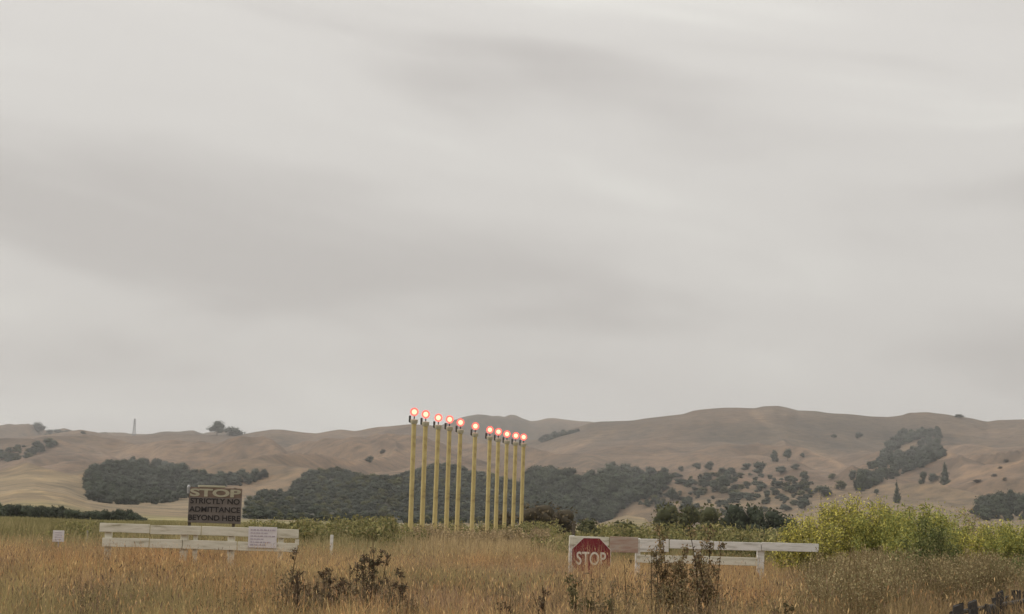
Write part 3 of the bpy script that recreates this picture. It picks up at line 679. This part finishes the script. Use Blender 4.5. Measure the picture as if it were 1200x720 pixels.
# notice board on the left fence
q = fx(308, 630); nb = empty('notice_board', (q.x, FY - .05, q.z))
b = MB().box((0, 0, 0), (.66, .02, .48), bev=.004).build('board', NOTICE, nb)
rr = random.Random(3)
for k, (w, zz) in enumerate(((.50, .17), (.40, .10), (.55, .03), (.30, -.04), (.48, -.11), (.36, -.17))):
    m = MB(); x = -.28
    while x < -.28 + w:
        l = rr.uniform(.03, .09); m.box((x + l / 2, -.014, zz), (l, .006, .026 if k else .034)); x += l + .02
    m.build('lettering', INK, b)
tag(nb, 'pale notice with faint grey lines fixed across both rails near the fence end', 'notice')

# right length
p0 = fx(700, 650); f2 = empty('rail_fence', (p0.x, FY, 0))
rails('rail', f2, 667, 628.4, 714, 629.6, th=10)
rails('rail', f2, 750, 631.2, 784, 632.0, th=15, mat=PALEWHITE); rails('rail', f2, 784.5, 632.4, 836, 634, th=10, mat=PALEWHITE)
rails('rail', f2, 836.4, 634.6, 892, 635.6, th=9.6, mat=PALEWHITE); rails('rail', f2, 892.3, 635.5, 959.5, 637.8, th=9.6, mat=PALEWHITE)
rails('rail', f2, 746, 650.0, 800, 651.4, th=9); rails('rail', f2, 800.4, 651.4, 888, 654.0, th=9.4)
for x, yt, w in ((670.5, 628, 6.5), (748, 631, 6), (818, 634, 7), (892, 636.5, 8.5)): post(x, yt, w, f2, mat=PALEWHITE)
tag(f2, 'chalky white rail fence right of the red octagon, weeds across it', 'fence', 'white rail fence lengths')
q = fx(731, 638.5); pk = empty('faded_sign', (q.x, FY - .03, q.z))
bb = MB().box((0, 0, 0), (.66, .03, .36), bev=.006).build('board', PINK, pk)
tag(pk, 'faded pink board on the fence just right of the red octagon', 'sign')

# octagon
q = fx(692.5, 653.5); st = empty('stop_sign', (q.x, FY - .12, q.z)); Rr_ = .455 / math.cos(math.pi / 8)
def octagon(R, y0, y1, name, mat, par):
    V = []; F = []
    for k in range(8):
        a = math.pi / 8 + k * math.pi / 4; V += [(R * math.cos(a), y0, R * math.sin(a)), (R * math.cos(a), y1, R * math.sin(a))]
    F.append([2 * k for k in range(8)]); F.append([2 * k + 1 for k in range(7, -1, -1)])
    for k in range(8): j = (k + 1) % 8; F.append([2 * k, 2 * k + 1, 2 * j + 1, 2 * j])
    return MB().add(V, F).build(name, mat, par)
pl = octagon(Rr_, 0, .012, 'border', STOPWHITE, st)
pr = octagon(Rr_ - .014, -.006, -.001, 'red_face', STOPRED, st)
text_part('lettering', 'STOP', .68, .30, STOPWHITE, pr, (-.34, -.012, -.17), .004, .012)
MB().tube([(0, .04, -.4 - q.z + .35), (0, .04, .3)], .03, 10).build('post', GALV, st)
tag(st, 'red octagonal sign lettered STOP low on the fence, half sunk in grass', 'stop sign')

# big weathered warning board behind the left fence
BY = 60.0
a = at(222, 571, BY); b_ = at(284, 573, BY); c_ = at(253, 613.5, BY)
W = b_.x - a.x; top = (a.z + b_.z) / 2; Hb = top - c_.z
wb = empty('warning_board', ((a.x + b_.x) / 2, BY, 0))
bd = MB().box((0, 0, c_.z + Hb * .36), (W, .04, Hb * .72), bev=.01).build('board', BOARD, wb)
tp = MB().box((0, 0, c_.z + Hb * .72 + .003 + Hb * .14), (W, .045, Hb * .28), bev=.01).build('top_board', BOARDTOP, wb)
text_part('lettering', 'STOP', W * .96, Hb * .225, CREAM, tp, (-W * .48, -.03, c_.z + Hb * .745), .004, .035)
for txt, zf, ww in (('STRICTLY NO', .545, .93), ('ADMITTANCE', .31, .96), ('BEYOND HERE', .075, .98)):
    text_part('lettering', txt, W * ww, Hb * .155, BLACK, bd, (-W * ww / 2, -.03, c_.z + Hb * zf), .004, .02)
for x in (-W * .5 + .05, W * .36): MB().box((x, .08, (top) / 2), (.1, .09, top + .05), bev=.01).build('post', BARK, wb)
m = MB(); m.box((-W * .08, 0, top + .045), (W * .52, .05, .085), bev=.02); m.build('top_rail', CREAM, wb)
m = MB(); m.tube([(-W / 2 - .02, 0, top - .22), (-W / 2 - .02, 0, top + .02), (-W / 2 - .02, 0, top + .08)], [.05, .06, .03], 10); m.build('post_cap', GALV, wb)
tag(wb, 'weathered board lettered STOP STRICTLY NO ADMITTANCE BEYOND HERE behind the left fence', 'sign')

# small white square sign and stakes
q = at(68.5, 628.5, 46); ws = empty('square_sign', (q.x, 46, 0))
MB().box((0, 0, q.z), (.30, .015, .30), bev=.004).build('board', NOTICE, ws); MB().tube([(0, .03, -.1), (0, .03, q.z + .1)], .02, 8).build('post', GALV, ws)
m = MB()
for k in range(4): m.box((0, -.01, q.z + .09 - k * .06), (.2 - .03 * (k % 2), .004, .018))
m.build('lettering', INK, ws)
tag(ws, 'small white square sign on a thin post at the left edge of the field', 'sign')
def stake(x, yt, Y, w, label, mat=PALEWHITE):
    q = at(x, yt, Y); o = MB().box((0, 0, (q.z - .2) / 2), (w, w, q.z + .2), bev=.008).build('marker_stake', mat); o.location = (q.x, Y, 0); tag(o, label, 'stake')
stake(389, 627, 47, .08, 'short pale stake standing in the grass right of the left fence')
stake(102.5, 622, 52, .05, 'thin pale stake between the square sign and the left fence', CONC)
stake(694 - 21.5, 613.5, 75, .12, 'short dark post sticking up behind the left end of the right fence', BARK)

# broken dark palings bottom right
pf = empty('paling_fence', (0, 25, 0)); pts = [(1122, 703, 12), (1131, 705, 5), (1144, 699, 10), (1152, 702, 7), (1163, 697, 9), (1170, 695, 7), (1179, 689, 9), (1186, 693, 4), (1194, 687, 11), (1206, 686, 10), (1218, 682, 9), (1230, 680, 10)]
pf.location = at(1122, 703, 22); pf.location.z = 0
for i, (x, y, w) in enumerate(pts):
    Y = 22 + i * .22; q = at(x, y + 3 + random.uniform(-2, 5), Y); hh = q.z; wd = w * Y / F_PX
    m = MB(); m.box((q.x - pf.location.x, Y - pf.location.y, hh / 2), (wd, .035, hh), rz=random.uniform(-.35, .35), bev=.006, jit=.012)
    V = m.V[-1]; V[:, 0] += (V[:, 2]) * random.uniform(-.14, .14); V[:, 2] += (V[:, 2] > hh * .8) * (V[:, 0] - V[:, 0].mean()) * random.uniform(-.5, .5)
    m.build('paling', GREYWOOD, pf)
for zz, dd in ((.25, .05), ):
    a = at(1116, 712, 22); b = at(1236, 690, 24.5)
    m = MB(); m.tube([(a.x - pf.location.x, .06, a.z - .08), (b.x - pf.location.x, 2.5 + .06, b.z - .1)], .03, 6); m.build('rail', GREYWOOD, pf)
tag(pf, 'row of broken dark grey palings in the bottom right corner', 'fence')
# ------------------------------------------------------------------ grass and weeds
def blades(n, rr_, azr, hfun, wid, colfun, lean=.35, seed=1, accept=None, zoff=0.0):
    r = np.random.default_rng(seed)
    R = np.sqrt(r.uniform(rr_[0] ** 2, rr_[1] ** 2, n)); A_ = r.uniform(azr[0], azr[1], n)
    X = R * np.sin(A_); Y = R * np.cos(A_)
    if accept is not None:
        k = accept(X, Y, r); X, Y, R = X[k], Y[k], R[k]; n = len(X)
    # gather blades into tufts
    Z = terrain(X, Y) + zoff
    H = hfun(X, Y, r, n); th = r.uniform(0, 6.283, n); dx, dy = np.cos(th), np.sin(th)
    ln = np.abs(r.normal(0, lean, n)) * H
    wv = wid * r.uniform(.6, 1.4, n); face = r.uniform(-.9, .9, n); ax, ay = np.cos(face), np.sin(face)
    P0 = np.stack([X, Y, Z], 1); side = np.stack([ax, ay, np.zeros(n)], 1) * wv[:, None] / 2
    mid = P0 + np.stack([dx * ln * .3, dy * ln * .3, H * .55], 1); tip = P0 + np.stack([dx * ln, dy * ln, H * (1 - .12 * ln / np.maximum(H, .01))], 1)
    V = np.stack([P0 - side, P0 + side, mid - side * .8, mid + side * .8, tip], 1).reshape(-1, 3)
    b = np.arange(n)[:, None] * 5
    T = np.concatenate([b + [0, 1, 3], b + [0, 3, 2], b + [2, 3, 4]], 1).reshape(-1, 3)
    c = colfun(X, Y, r, n); C = np.repeat(c, 5, 0)
    return V, T, C, tip, c
def heads(tip, c, size, hcol, r, k):
    """seed heads: narrow diamonds at some tips"""
    sel = r.random(len(tip)) < k; P = tip[sel]; n = len(P)
    a = r.uniform(0, 3.14, n); s = size * r.uniform(.6, 1.4, n)
    sd_ = np.stack([np.cos(a), np.sin(a), 0 * a], 1) * (s * .12)[:, None]; up = np.stack([r.normal(0, .25, n), r.normal(0, .25, n), np.ones(n)], 1) * s[:, None]
    V = np.stack([P - up * .6, P - sd_, P + up * .5, P + sd_], 1).reshape(-1, 3); Q = np.arange(n * 4).reshape(-1, 4)
    cc = np.repeat(np.array(hcol)[r.integers(0, len(hcol), n)] * r.uniform(.75, 1.25, (n, 1)), 4, 0)
    return V, Q, cc
DKB = np.array([0.20, 0.145, 0.085]); STRAW = np.array([0.58, 0.405, 0.20]); ORANGE = np.array([0.53, 0.31, 0.145]); MAUVE = np.array([0.36, 0.245, 0.16]); OLV = np.array([0.32, 0.275, 0.13]); GRN = np.array([0.15, 0.165, 0.06])
def pxu(X, Y): return 600 + 2000 * X / Y
def mixc(a, b, f): return a * (1 - f[:, None]) + b * f[:, None]
def smooth(x, a, b):
    f = np.clip((x - a) / (b - a), 0, 1); return f * f * (3 - 2 * f)
def tawny(X, Y, r, n):
    f = fbm(X / 2.6, Y / 6.0, 3); g_ = fbm(X / 1.6 + 40, Y / 4 + 7, 3); q = fbm(X / 4 + 80, Y / 8, 2); j = r.normal(0, .10, n)
    c = mixc(np.tile(STRAW, (n, 1)), ORANGE, smooth(f + j, .38, .58))
    c = mixc(c, MAUVE, smooth(g_ + j, .50, .62) * .85); c = mixc(c, DKB, smooth(fbm(X / 1.1 + 11, Y / 2.5, 3) + j, .58, .70) * .7)
    c = mixc(c, OLV, smooth(q + r.normal(0, .12, n), .56, .72) * .8)
    u = pxu(X, Y)
    c = mixc(c, np.array([0.29, 0.21, 0.11]), smooth(u, 880, 1020) * .75)     # browner to the right
    c = mixc(c, OLV, smooth(Y + r.normal(0, 3, n), 46, 56) * .8)
    c = mixc(c, np.array([.42, .31, .15]), ((u > 560) & (u < 670) & (Y > 50)) * .6)
    return c * 1.08 * r.uniform(.62, 1.3, (n, 1)) * (.62 + .76 * fbm(X / .35, Y / .5, 2))[:, None]
def hgrass(X, Y, r, n):
    f = fbm(X / .8, Y / .8, 3); u = pxu(X, Y)
    h = .13 + .50 * smooth(f, .25, .8)
    h = h * (1 + .25 * smooth(Y, 27, 36)) * (1 + .52 * np.exp(-((u - 694) / 42) ** 2) * (Y > 33) * (Y < 39.7)) * (1 + .45 * smooth(u, 950, 1080))
    return h * r.uniform(.45, 1.25, n)
AZ = (-.335, .335)
V1, T1, C1, tip1, cc1 = blades(560000, (18, 58), AZ, hgrass, .0075, tawny, .42, 11, accept=lambda X, Y, r: ~((pxu(X, Y) > 1085) & (np.hypot(X, Y) < 23.2)))
hr = np.random.default_rng(5)
Vh, Qh, Ch = heads(tip1, cc1, .045, [STRAW * 1.1, MAUVE * .9, ORANGE * .8, MAUVE * .55], hr, .22)
o = mesh_obj('grass', np.concatenate([V1, Vh]), [T1, Qh + len(V1)], LEAF, None, np.concatenate([C1, Ch]))
tag(o, 'tall dry tawny seeding grass filling the foreground round the fences', 'grass', kind='stuff')
# taller stems standing out of it
def hstem(X, Y, r, n): return (1 - .25 * smooth(Y, 24, 32)) * (.33 + .52 * smooth(fbm(X / 1.1 + 5, Y / 1.1, 3), .35, .75)) * r.uniform(.7, 1.2, n)
V1, T1, C1, tip1, cc1 = blades(52000, (19, 55), AZ, hstem, .006, lambda X, Y, r, n: tawny(X, Y, r, n) * .9, .2, 12, accept=lambda X, Y, r: ~((pxu(X, Y) > 1085) & (np.hypot(X, Y) < 23.2)))
Vh, Qh, Ch = heads(tip1, cc1, .06, [STRAW * 1.15, MAUVE * .7, ORANGE * .9, MAUVE * .4], hr, .8)
o = mesh_obj('seeding_grass', np.concatenate([V1, Vh]), [T1, Qh + len(V1)], LEAF, None, np.concatenate([C1, Ch]))
tag(o, 'taller flowering grass stems standing above the tawny grass', 'grass', kind='stuff')
# green rough ground behind the fence
def gfar(X, Y, r, n):
    u = pxu(X, Y); f = fbm(X / 6, Y / 14, 3) + r.normal(0, .08, n)
    c = mixc(np.tile(np.array([.24, .21, .095]), (n, 1)), np.array([.34, .285, .145]), smooth(f, .4, .62))
    c = mixc(c, np.array([.46, .34, .19]), smooth(u, 440, 520) * (1 - smooth(u, 640, 680)) * .85)
    return c * r.uniform(.65, 1.3, (n, 1))
def hfar(X, Y, r, n):
    u = pxu(X, Y); f = fbm(X / 3, Y / 5, 3)
    return (.45 + .75 * f * (.45 + .55 * smooth(f, .35, .6))) * r.uniform(.5, 1.2, n)
V1, T1, C1, tip1, cc1 = blades(230000, (50, 150), AZ, hfar, .035, gfar, .3, 13)
o = mesh_obj('rough_grass', V1, T1, LEAF, None, C1)
tag(o, 'green and olive rough growth on the field behind the fences', 'grass', kind='stuff')
V1, T1, C1, tip1, cc1 = blades(90000, (150, 330), AZ, lambda X, Y, r, n: (.3 + .35 * fbm(X / 8, Y / 8, 2)) * r.uniform(.5, 1.2, n), .14, lambda X, Y, r, n: mixc(gfar(X, Y, r, n), np.array([.24, .225, .10]), np.full(n, .6)), .3, 14)
o = mesh_obj('pasture_grass', V1, T1, LEAF, None, C1)
tag(o, 'pale green pasture grass stretching to the foot of the hills', 'grass', kind='stuff')

def plant_arrays(seed, h, spread, stems, branch, leaves, ls, up, scol, lcols, hfrom=.25, sw=.012, droop=.0, drawn=1.6, clump=0):
    """stems with side branches and small leaves. returns (V,T,C) of stems and (V,Q,C) of leaves"""
    r = np.random.default_rng(seed); SV = []; ST = []; n = 0; pts = []; 
    for i in range(stems):
        a = r.uniform(0, 6.283); d = spread * math.sqrt(r.random()); hh = h * r.uniform(.6, 1.05) * (1 - .25 * (d / max(spread, .01)) ** 2)
        b0 = np.array([math.cos(a) * d * .35, math.sin(a) * d * .35, 0]); b1 = np.array([math.cos(a) * d, math.sin(a) * d, hh]) + np.append(r.normal(0, .04 * h, 2), 0)
        cv = np.array([math.cos(a + 1), math.sin(a + 1), 0]) * r.normal(0, .06 * h)
        ts = np.linspace(0, 1, 6); P = b0 + (b1 - b0) * ts[:, None] + cv * np.sin(ts * math.pi)[:, None]
        paths = [(P, sw)]
        for k in range(branch):
            t0_ = r.uniform(hfrom, .95); p = b0 + (b1 - b0) * t0_ + cv * math.sin(t0_ * math.pi); aa = r.uniform(0, 6.283); L_ = h * r.uniform(.10, .28) * (1.25 - t0_)
            q = p + np.array([math.cos(aa) * L_ * .6, math.sin(aa) * L_ * .6, L_ * r.uniform(.5, 1.0) * up]); paths.append((np.array([p, (p + q) / 2 + [0, 0, -.05 * L_], q]), sw * .5))
            pts.append(np.stack([np.interp(np.linspace(.3, 1, 6), [0, 1], [p[c_], q[c_]]) for c_ in range(3)], 1))
        tt = np.linspace(hfrom, 1, 8)[:, None]; pts.append(b0 + (b1 - b0) * tt + cv * np.sin(tt * math.pi))
        for P_, w in paths:
            m_ = len(P_); f = r.uniform(0, 3.14); sdv = np.array([math.cos(f), math.sin(f), 0]); 
            ww = w * np.linspace(1, .45, m_)[:, None]
            for s2 in (sdv, np.array([-sdv[1], sdv[0], 0])):
                SV.append(np.concatenate([P_ - s2 * ww, P_ + s2 * ww])); 
                for j in range(m_ - 1): ST += [(n + j, n + j + 1, n + m_ + j + 1), (n + j, n + m_ + j + 1, n + m_ + j)]
                n += 2 * m_
    SV = np.concatenate(SV); ST = np.array(ST); SC = np.tile(np.array(scol), (len(SV), 1))
    pts = np.concatenate(pts); src = pts[r.integers(0, len(pts), clump)] if clump else pts
    pk = src[r.integers(0, len(src), leaves)] + r.normal(0, ls * drawn, (leaves, 3))
    pk[:, 2] = np.clip(pk[:, 2], .03, h * 1.08)
    a = r.normal(size=(leaves, 3)); a[:, 2] += up * .5; a /= np.linalg.norm(a, axis=1, keepdims=True); b = np.cross(a, r.normal(size=(leaves, 3))); b /= np.linalg.norm(b, axis=1, keepdims=True)
    s = ls * r.uniform(.45, 1.3, (leaves, 1)); LV = np.stack([pk - a * s, pk - b * s * .45, pk + a * s, pk + b * s * .45], 1).reshape(-1, 3)
    LQ = np.arange(leaves * 4).reshape(-1, 4); lc = np.array(lcols)
    pw = lc[r.integers(0, len(lc), leaves)] * r.uniform(.7, 1.3, (leaves, 1)); LC_ = np.repeat(pw, 4, 0)
    return (SV, ST, SC), (LV, LQ, LC_)
def plant(name, loc, label, cat, leafname='leaves', group=None, **kw):
    root = empty(name, loc); s, l = plant_arrays(**kw)
    mesh_obj('stems', s[0], s[1], LEAF, root, s[2]); tag(mesh_obj(leafname, l[0], l[1], LEAF, root, l[2]), kind='stuff')
    return tag(root, label, cat, group)
def ground_at(x, Y):
    t, _ = tg(x, 640); X = float(t) * Y; return (X, Y, float(terrain(np.array([X]), np.array([Y]))[0]))
def htop(x, y, Y): return CAM_Z + float(tg(x, y)[1]) * Y
YEL = [(.56, .50, .11), (.64, .57, .15), (.36, .34, .10), (.24, .25, .08), (.30, .26, .12)]; YG = [(.32, .33, .10), (.44, .40, .11), (.22, .24, .08)]; GRE = [(.13, .15, .055), (.20, .21, .08), (.25, .24, .10), (.09, .11, .04)]
BRN = [(.27, .19, .10), (.35, .25, .14), (.18, .125, .07), (.24, .19, .09)]
# yellow fennel and its neighbours on the right
fen = [ # x, ytop, Y, spread m, cols, leaves, label
 (948, 601, 41, .62, YEL, 3600, 'low yellow fennel at the left foot of the big fennel, beside the fence end'),
 (975, 585, 43, .75, YEL, 6500, 'bright yellow fennel bush right of the white fence end'),
 (1012, 581, 43, .80, YEL, 7500, 'tallest bright yellow fennel in front of the dark tree'),
 (1045, 590, 42, .75, YG, 6500, 'yellow green fennel in front of the narrow conifer'),
 (1078, 590, 40, .70, YG, 5500, 'greener fennel left of the dark feathery bush'),
 (1105, 596, 45, .75, YG, 5500, 'thin yellow green fennel behind the dark feathery bush'),
 (1135, 598, 47, .85, BRN[:2] + YG, 4200, 'browning fennel below the black green wood'),
 (1162, 604, 44, .75, YEL, 5000, 'yellow fennel left of the right edge'),
 (1192, 606, 42, .80, YG, 5500, 'yellow green fennel cut by the right edge, under the black green wood'),
 (1225, 604, 42, .8, YG, 3500, 'green fennel just beyond the right edge')]
for i, (x, yt, Y, sp, cols, nl, lab) in enumerate(fen):
    sp *= 1.25
    loc = ground_at(x, Y); h = htop(x, yt, Y) - loc[2]
    plant('fennel', loc, lab, 'fennel', group='fennel bushes', seed=300 + i, h=h, spread=sp, stems=34, branch=9, leaves=int(nl * 2.2), ls=.036, up=.9, scol=(.13, .14, .05), lcols=cols, hfrom=.58, sw=.010, drawn=2.6)
for i, (x, yt, Y, sp, nl, lab) in enumerate([(1092, 604, 34, .55, 7000, 'dark green feathery bush in front of the fennel'), (1066, 640, 31, .45, 3000, 'low dark green plant left of the feathery bush'), (1190, 640, 33, .45, 4200, 'green leafy bush at the right edge below the fennel')]):
    loc = ground_at(x, Y); h = htop(x, yt, Y) - loc[2]
    plant('green_bush', loc, lab, 'bush', seed=330 + i, h=h, spread=sp, stems=30, branch=9, leaves=nl, ls=.032, up=1.4, scol=(.09, .10, .04), lcols=GRE, hfrom=.15, sw=.008, drawn=1.8)
# brown brush as one mass
SVs, STs, SCs, LVs, LQs, LCs = [], [], [], [], [], []; ns = nl_ = 0
br = random.Random(9)
bases = [plant_arrays(seed=500 + i, h=1.0, spread=.30, stems=9, branch=6, leaves=620, ls=.015, up=1.6, scol=(.26, .20, .11), lcols=[(.34, .27, .14), (.40, .32, .18), (.25, .19, .10), (.29, .26, .13)], hfrom=.25, sw=.006, drawn=2.0) for i in range(8)]
for k in range(560):
    x = br.uniform(905, 1300); Y = br.uniform(21, 41)
    if x > 1070: Y = br.uniform(28.5, 41)
    if x < 1010 and br.random() < (1010 - x) / 120: continue
    loc = ground_at(x, Y); lim = htop(x, np.interp(x, [900, 930, 960, 1000, 1100, 1200, 1300], [690, 668, 642, 630, 634, 640, 640]) + br.uniform(-4, 30), Y)
    if x > 1100 and Y < 26: lim = min(lim, htop(x, np.interp(x, [1100, 1200, 1300], [716, 692, 680]) + 6, Y))
    h = max(.25, min(1.5, lim)); (sv, st_, sc), (lv, lq, lc) = br.choice(bases); s3 = np.array([h * .9, h * .9, h]); o3 = np.array(loc)
    SVs.append(sv * s3 + o3); STs.append(st_ + ns); SCs.append(sc); ns += len(sv); LVs.append(lv * s3 + o3); LQs.append(lq + nl_); LCs.append(lc * br.uniform(.75, 1.25)); nl_ += len(lv)
o = mesh_obj('dry_brush', np.concatenate(SVs + LVs), [np.concatenate(STs), np.concatenate(LQs) + ns], LEAF, None, np.concatenate(SCs + LCs))
tag(o, 'matted brown dry brush under the fennel on the right', 'brush', kind='stuff')
# low weed patches through the grass
def weedmass(name, spots, cols, scol, label, ls=.022):
    SVs, STs, SCs, LVs, LQs, LCs = [], [], [], [], [], []; ns = nl_ = 0
    bs = [plant_arrays(seed=600 + i + len(name), h=1.0, spread=.25, stems=6, branch=7, leaves=260, ls=ls, up=.8, scol=scol, lcols=cols, hfrom=.25, sw=.007, drawn=1.6) for i in range(6)]
    for (x, Y, h) in spots:
        (sv, st_, sc), (lv, lq, lc) = br.choice(bs); loc = np.array(ground_at(x, Y)); an = br.uniform(0, 6.28); rm = np.array([[math.cos(an), -math.sin(an), 0], [math.sin(an), math.cos(an), 0], [0, 0, 1]])
        SVs.append((sv * h) @ rm.T + loc); STs.append(st_ + ns); SCs.append(sc); ns += len(sv); LVs.append((lv * h) @ rm.T + loc); LQs.append(lq + nl_); LCs.append(lc * br.uniform(.7, 1.2)); nl_ += len(lv)
    o = mesh_obj(name, np.concatenate(SVs + LVs), [np.concatenate(STs), np.concatenate(LQs) + ns], LEAF, None, np.concatenate(SCs + LCs)); return tag(o, label, 'weeds', kind='stuff')
sp = [(br.gauss(c, w), br.uniform(a, b), br.uniform(h * .7, h * 1.15)) for (c, w, a, b, h, n) in ((430, 30, 20, 26, .55, 26), (700, 22, 19, 25, .6, 22), (520, 40, 19, 24, .45, 16), (610, 30, 30, 42, .55, 14), (900, 30, 18, 24, .5, 20), (800, 40, 20, 30, .7, 26), (50, 60, 19, 24, .4, 14), (250, 60, 19, 24, .4, 12), (560, 330, 21, 37, .62, 230), (200, 200, 20, 36, .58, 110), (410, 45, 21, 27, .8, 40), (810, 40, 21, 28, .85, 40)) for _ in range(n)]
weedmass('weeds', sp, [(.20, .17, .09), (.27, .22, .12), (.14, .105, .065), (.28, .21, .13)], (.20, .15, .09), 'low olive and brown weeds growing through the tawny grass')
# green shrubs behind the left fence
sp2 = []
for (xa, xb, yt, Ya, Yb, n) in ((-40, 70, 622, 60, 120, 50), (60, 120, 612, 75, 130, 70), (70, 118, 611, 62, 90, 40), (118, 300, 620, 60, 120, 70), (285, 350, 610, 70, 130, 60), (345, 460, 606, 65, 130, 130), (455, 490, 614, 70, 130, 30), (470, 650, 611, 110, 150, 90), (620, 700, 622, 60, 120, 30), (700, 850, 613, 60, 130, 80), (850, 935, 617, 60, 120, 60)):
    for _ in range(n):
        x = br.uniform(xa, xb); Y = br.uniform(Ya, Yb); sp2.append((x, Y, max(.4, htop(x, yt + br.uniform(-4, 12), Y))))
weedmass('green_scrub', sp2, [(.20, .19, .075), (.28, .25, .10), (.14, .145, .06), (.30, .25, .12)], (.12, .12, .05), 'patchy yellow green scrub just behind the white fences', ls=.055)
sp3 = [(br.uniform(470, 640), br.uniform(80, 95), 0) for _ in range(110)]; sp3 = [(x, Y, max(.3, htop(x, 622 + br.uniform(-10, 9) + .03 * (x - 540), Y))) for x, Y, _ in sp3]
weedmass('brown_scrub', sp3, [(.36, .27, .16), (.42, .32, .19), (.24, .19, .10)], (.32, .24, .14), 'dry brownish scrub round the feet of the yellow poles', ls=.05)

# individual tall weeds in the foreground
DK = [(.10, .068, .045), (.16, .11, .07), (.13, .11, .065)]
wd = [ # x, ytop, Y, spread, stems, branch, leaves, ls, cols, label, up
 (344, 645, 24, .22, 3, 10, 300, .024, DK, 'dark seeded dock below the right end of the left fence', 1.0),
 (372, 650, 23.5, .20, 3, 10, 280, .024, DK, 'dark seeded dock right of the one below the left fence end', 1.0),
 (412, 652, 23, .22, 3, 9, 280, .024, DK, 'short dark dock left of the tall one by the pale stake', 1.0),
 (441, 622, 26, .30, 5, 11, 420, .028, DK + [(.12, .11, .06)], 'tall dark weed rising to the pole feet, right of the pale stake', .9),
 (356, 668, 22, .2, 4, 9, 240, .022, DK, 'small dark dock lower down between the two docks under the left fence end', 1.0),
 (392, 684, 22, .25, 4, 9, 280, .022, DK, 'dark seeded dock near the bottom below the pale stake', 1.0),
 (428, 672, 22, .25, 5, 9, 320, .022, DK, 'dark seeded dock directly below the tall dark weed', 1.0),
 (480, 684, 22, .25, 4, 9, 300, .022, DK, 'dark dock near the bottom below the leftmost yellow pole', 1.0),
 (462, 655, 23, .22, 3, 9, 260, .024, DK, 'dark dock in the grass right of the tall dark weed', 1.0),
 (740, 634, 23, .05, 1, 3, 50, .016, DK, 'single thin dark stalk in front of the faded pink board', 1.3),
 (768, 652, 22.5, .14, 2, 6, 110, .018, DK, 'thin brown weed between the single stalk and the big weed', 1.2),
 (793, 620, 24, .42, 9, 12, 1200, .026, BRN + [(.22, .20, .11)], 'big bushy brown weed over the right fence, left half', 1.1),
 (826, 627, 23, .36, 8, 12, 1000, .026, BRN + [(.22, .20, .11), (.10, .075, .05)], 'big bushy brown weed over the right fence, right half', 1.1),
 (690, 672, 21.5, .30, 6, 9, 500, .024, [(.12, .115, .055), (.17, .15, .07)], 'olive weed in the grass below the red octagon', 1.0),
 (590, 690, 21, .2, 4, 7, 240, .02, DK, 'small dark dock at the bottom, below the rightmost yellow pole', 1.0),
 (640, 690, 21, .2, 4, 7, 200, .02, DK, 'small dark dock at the bottom, left of the olive weed', 1.0),
 (905, 690, 21, .25, 5, 8, 300, .022, [(.10, .09, .045), (.14, .11, .06)], 'dark olive weed at the bottom below the right fence post', 1.0)]
for i, (x, yt, Y, s_, stn, bn, nl, ls, cols, lab, up) in enumerate(wd):
    loc = ground_at(x, Y); h = htop(x, yt, Y) - loc[2]
    plant('tall_weed', loc, lab, 'weed', 'seed_clusters', 'tall weeds in the foreground', seed=700 + i, h=h * 1.1, spread=s_, stems=stn, branch=bn, leaves=int(nl * (2.2 if cols is DK else 2.6)), ls=ls * .9, clump=(max(8, nl // 9) if nl < 500 else 0), up=up, scol=(.08, .055, .035), lcols=cols, hfrom=.3, sw=.009, drawn=.95)
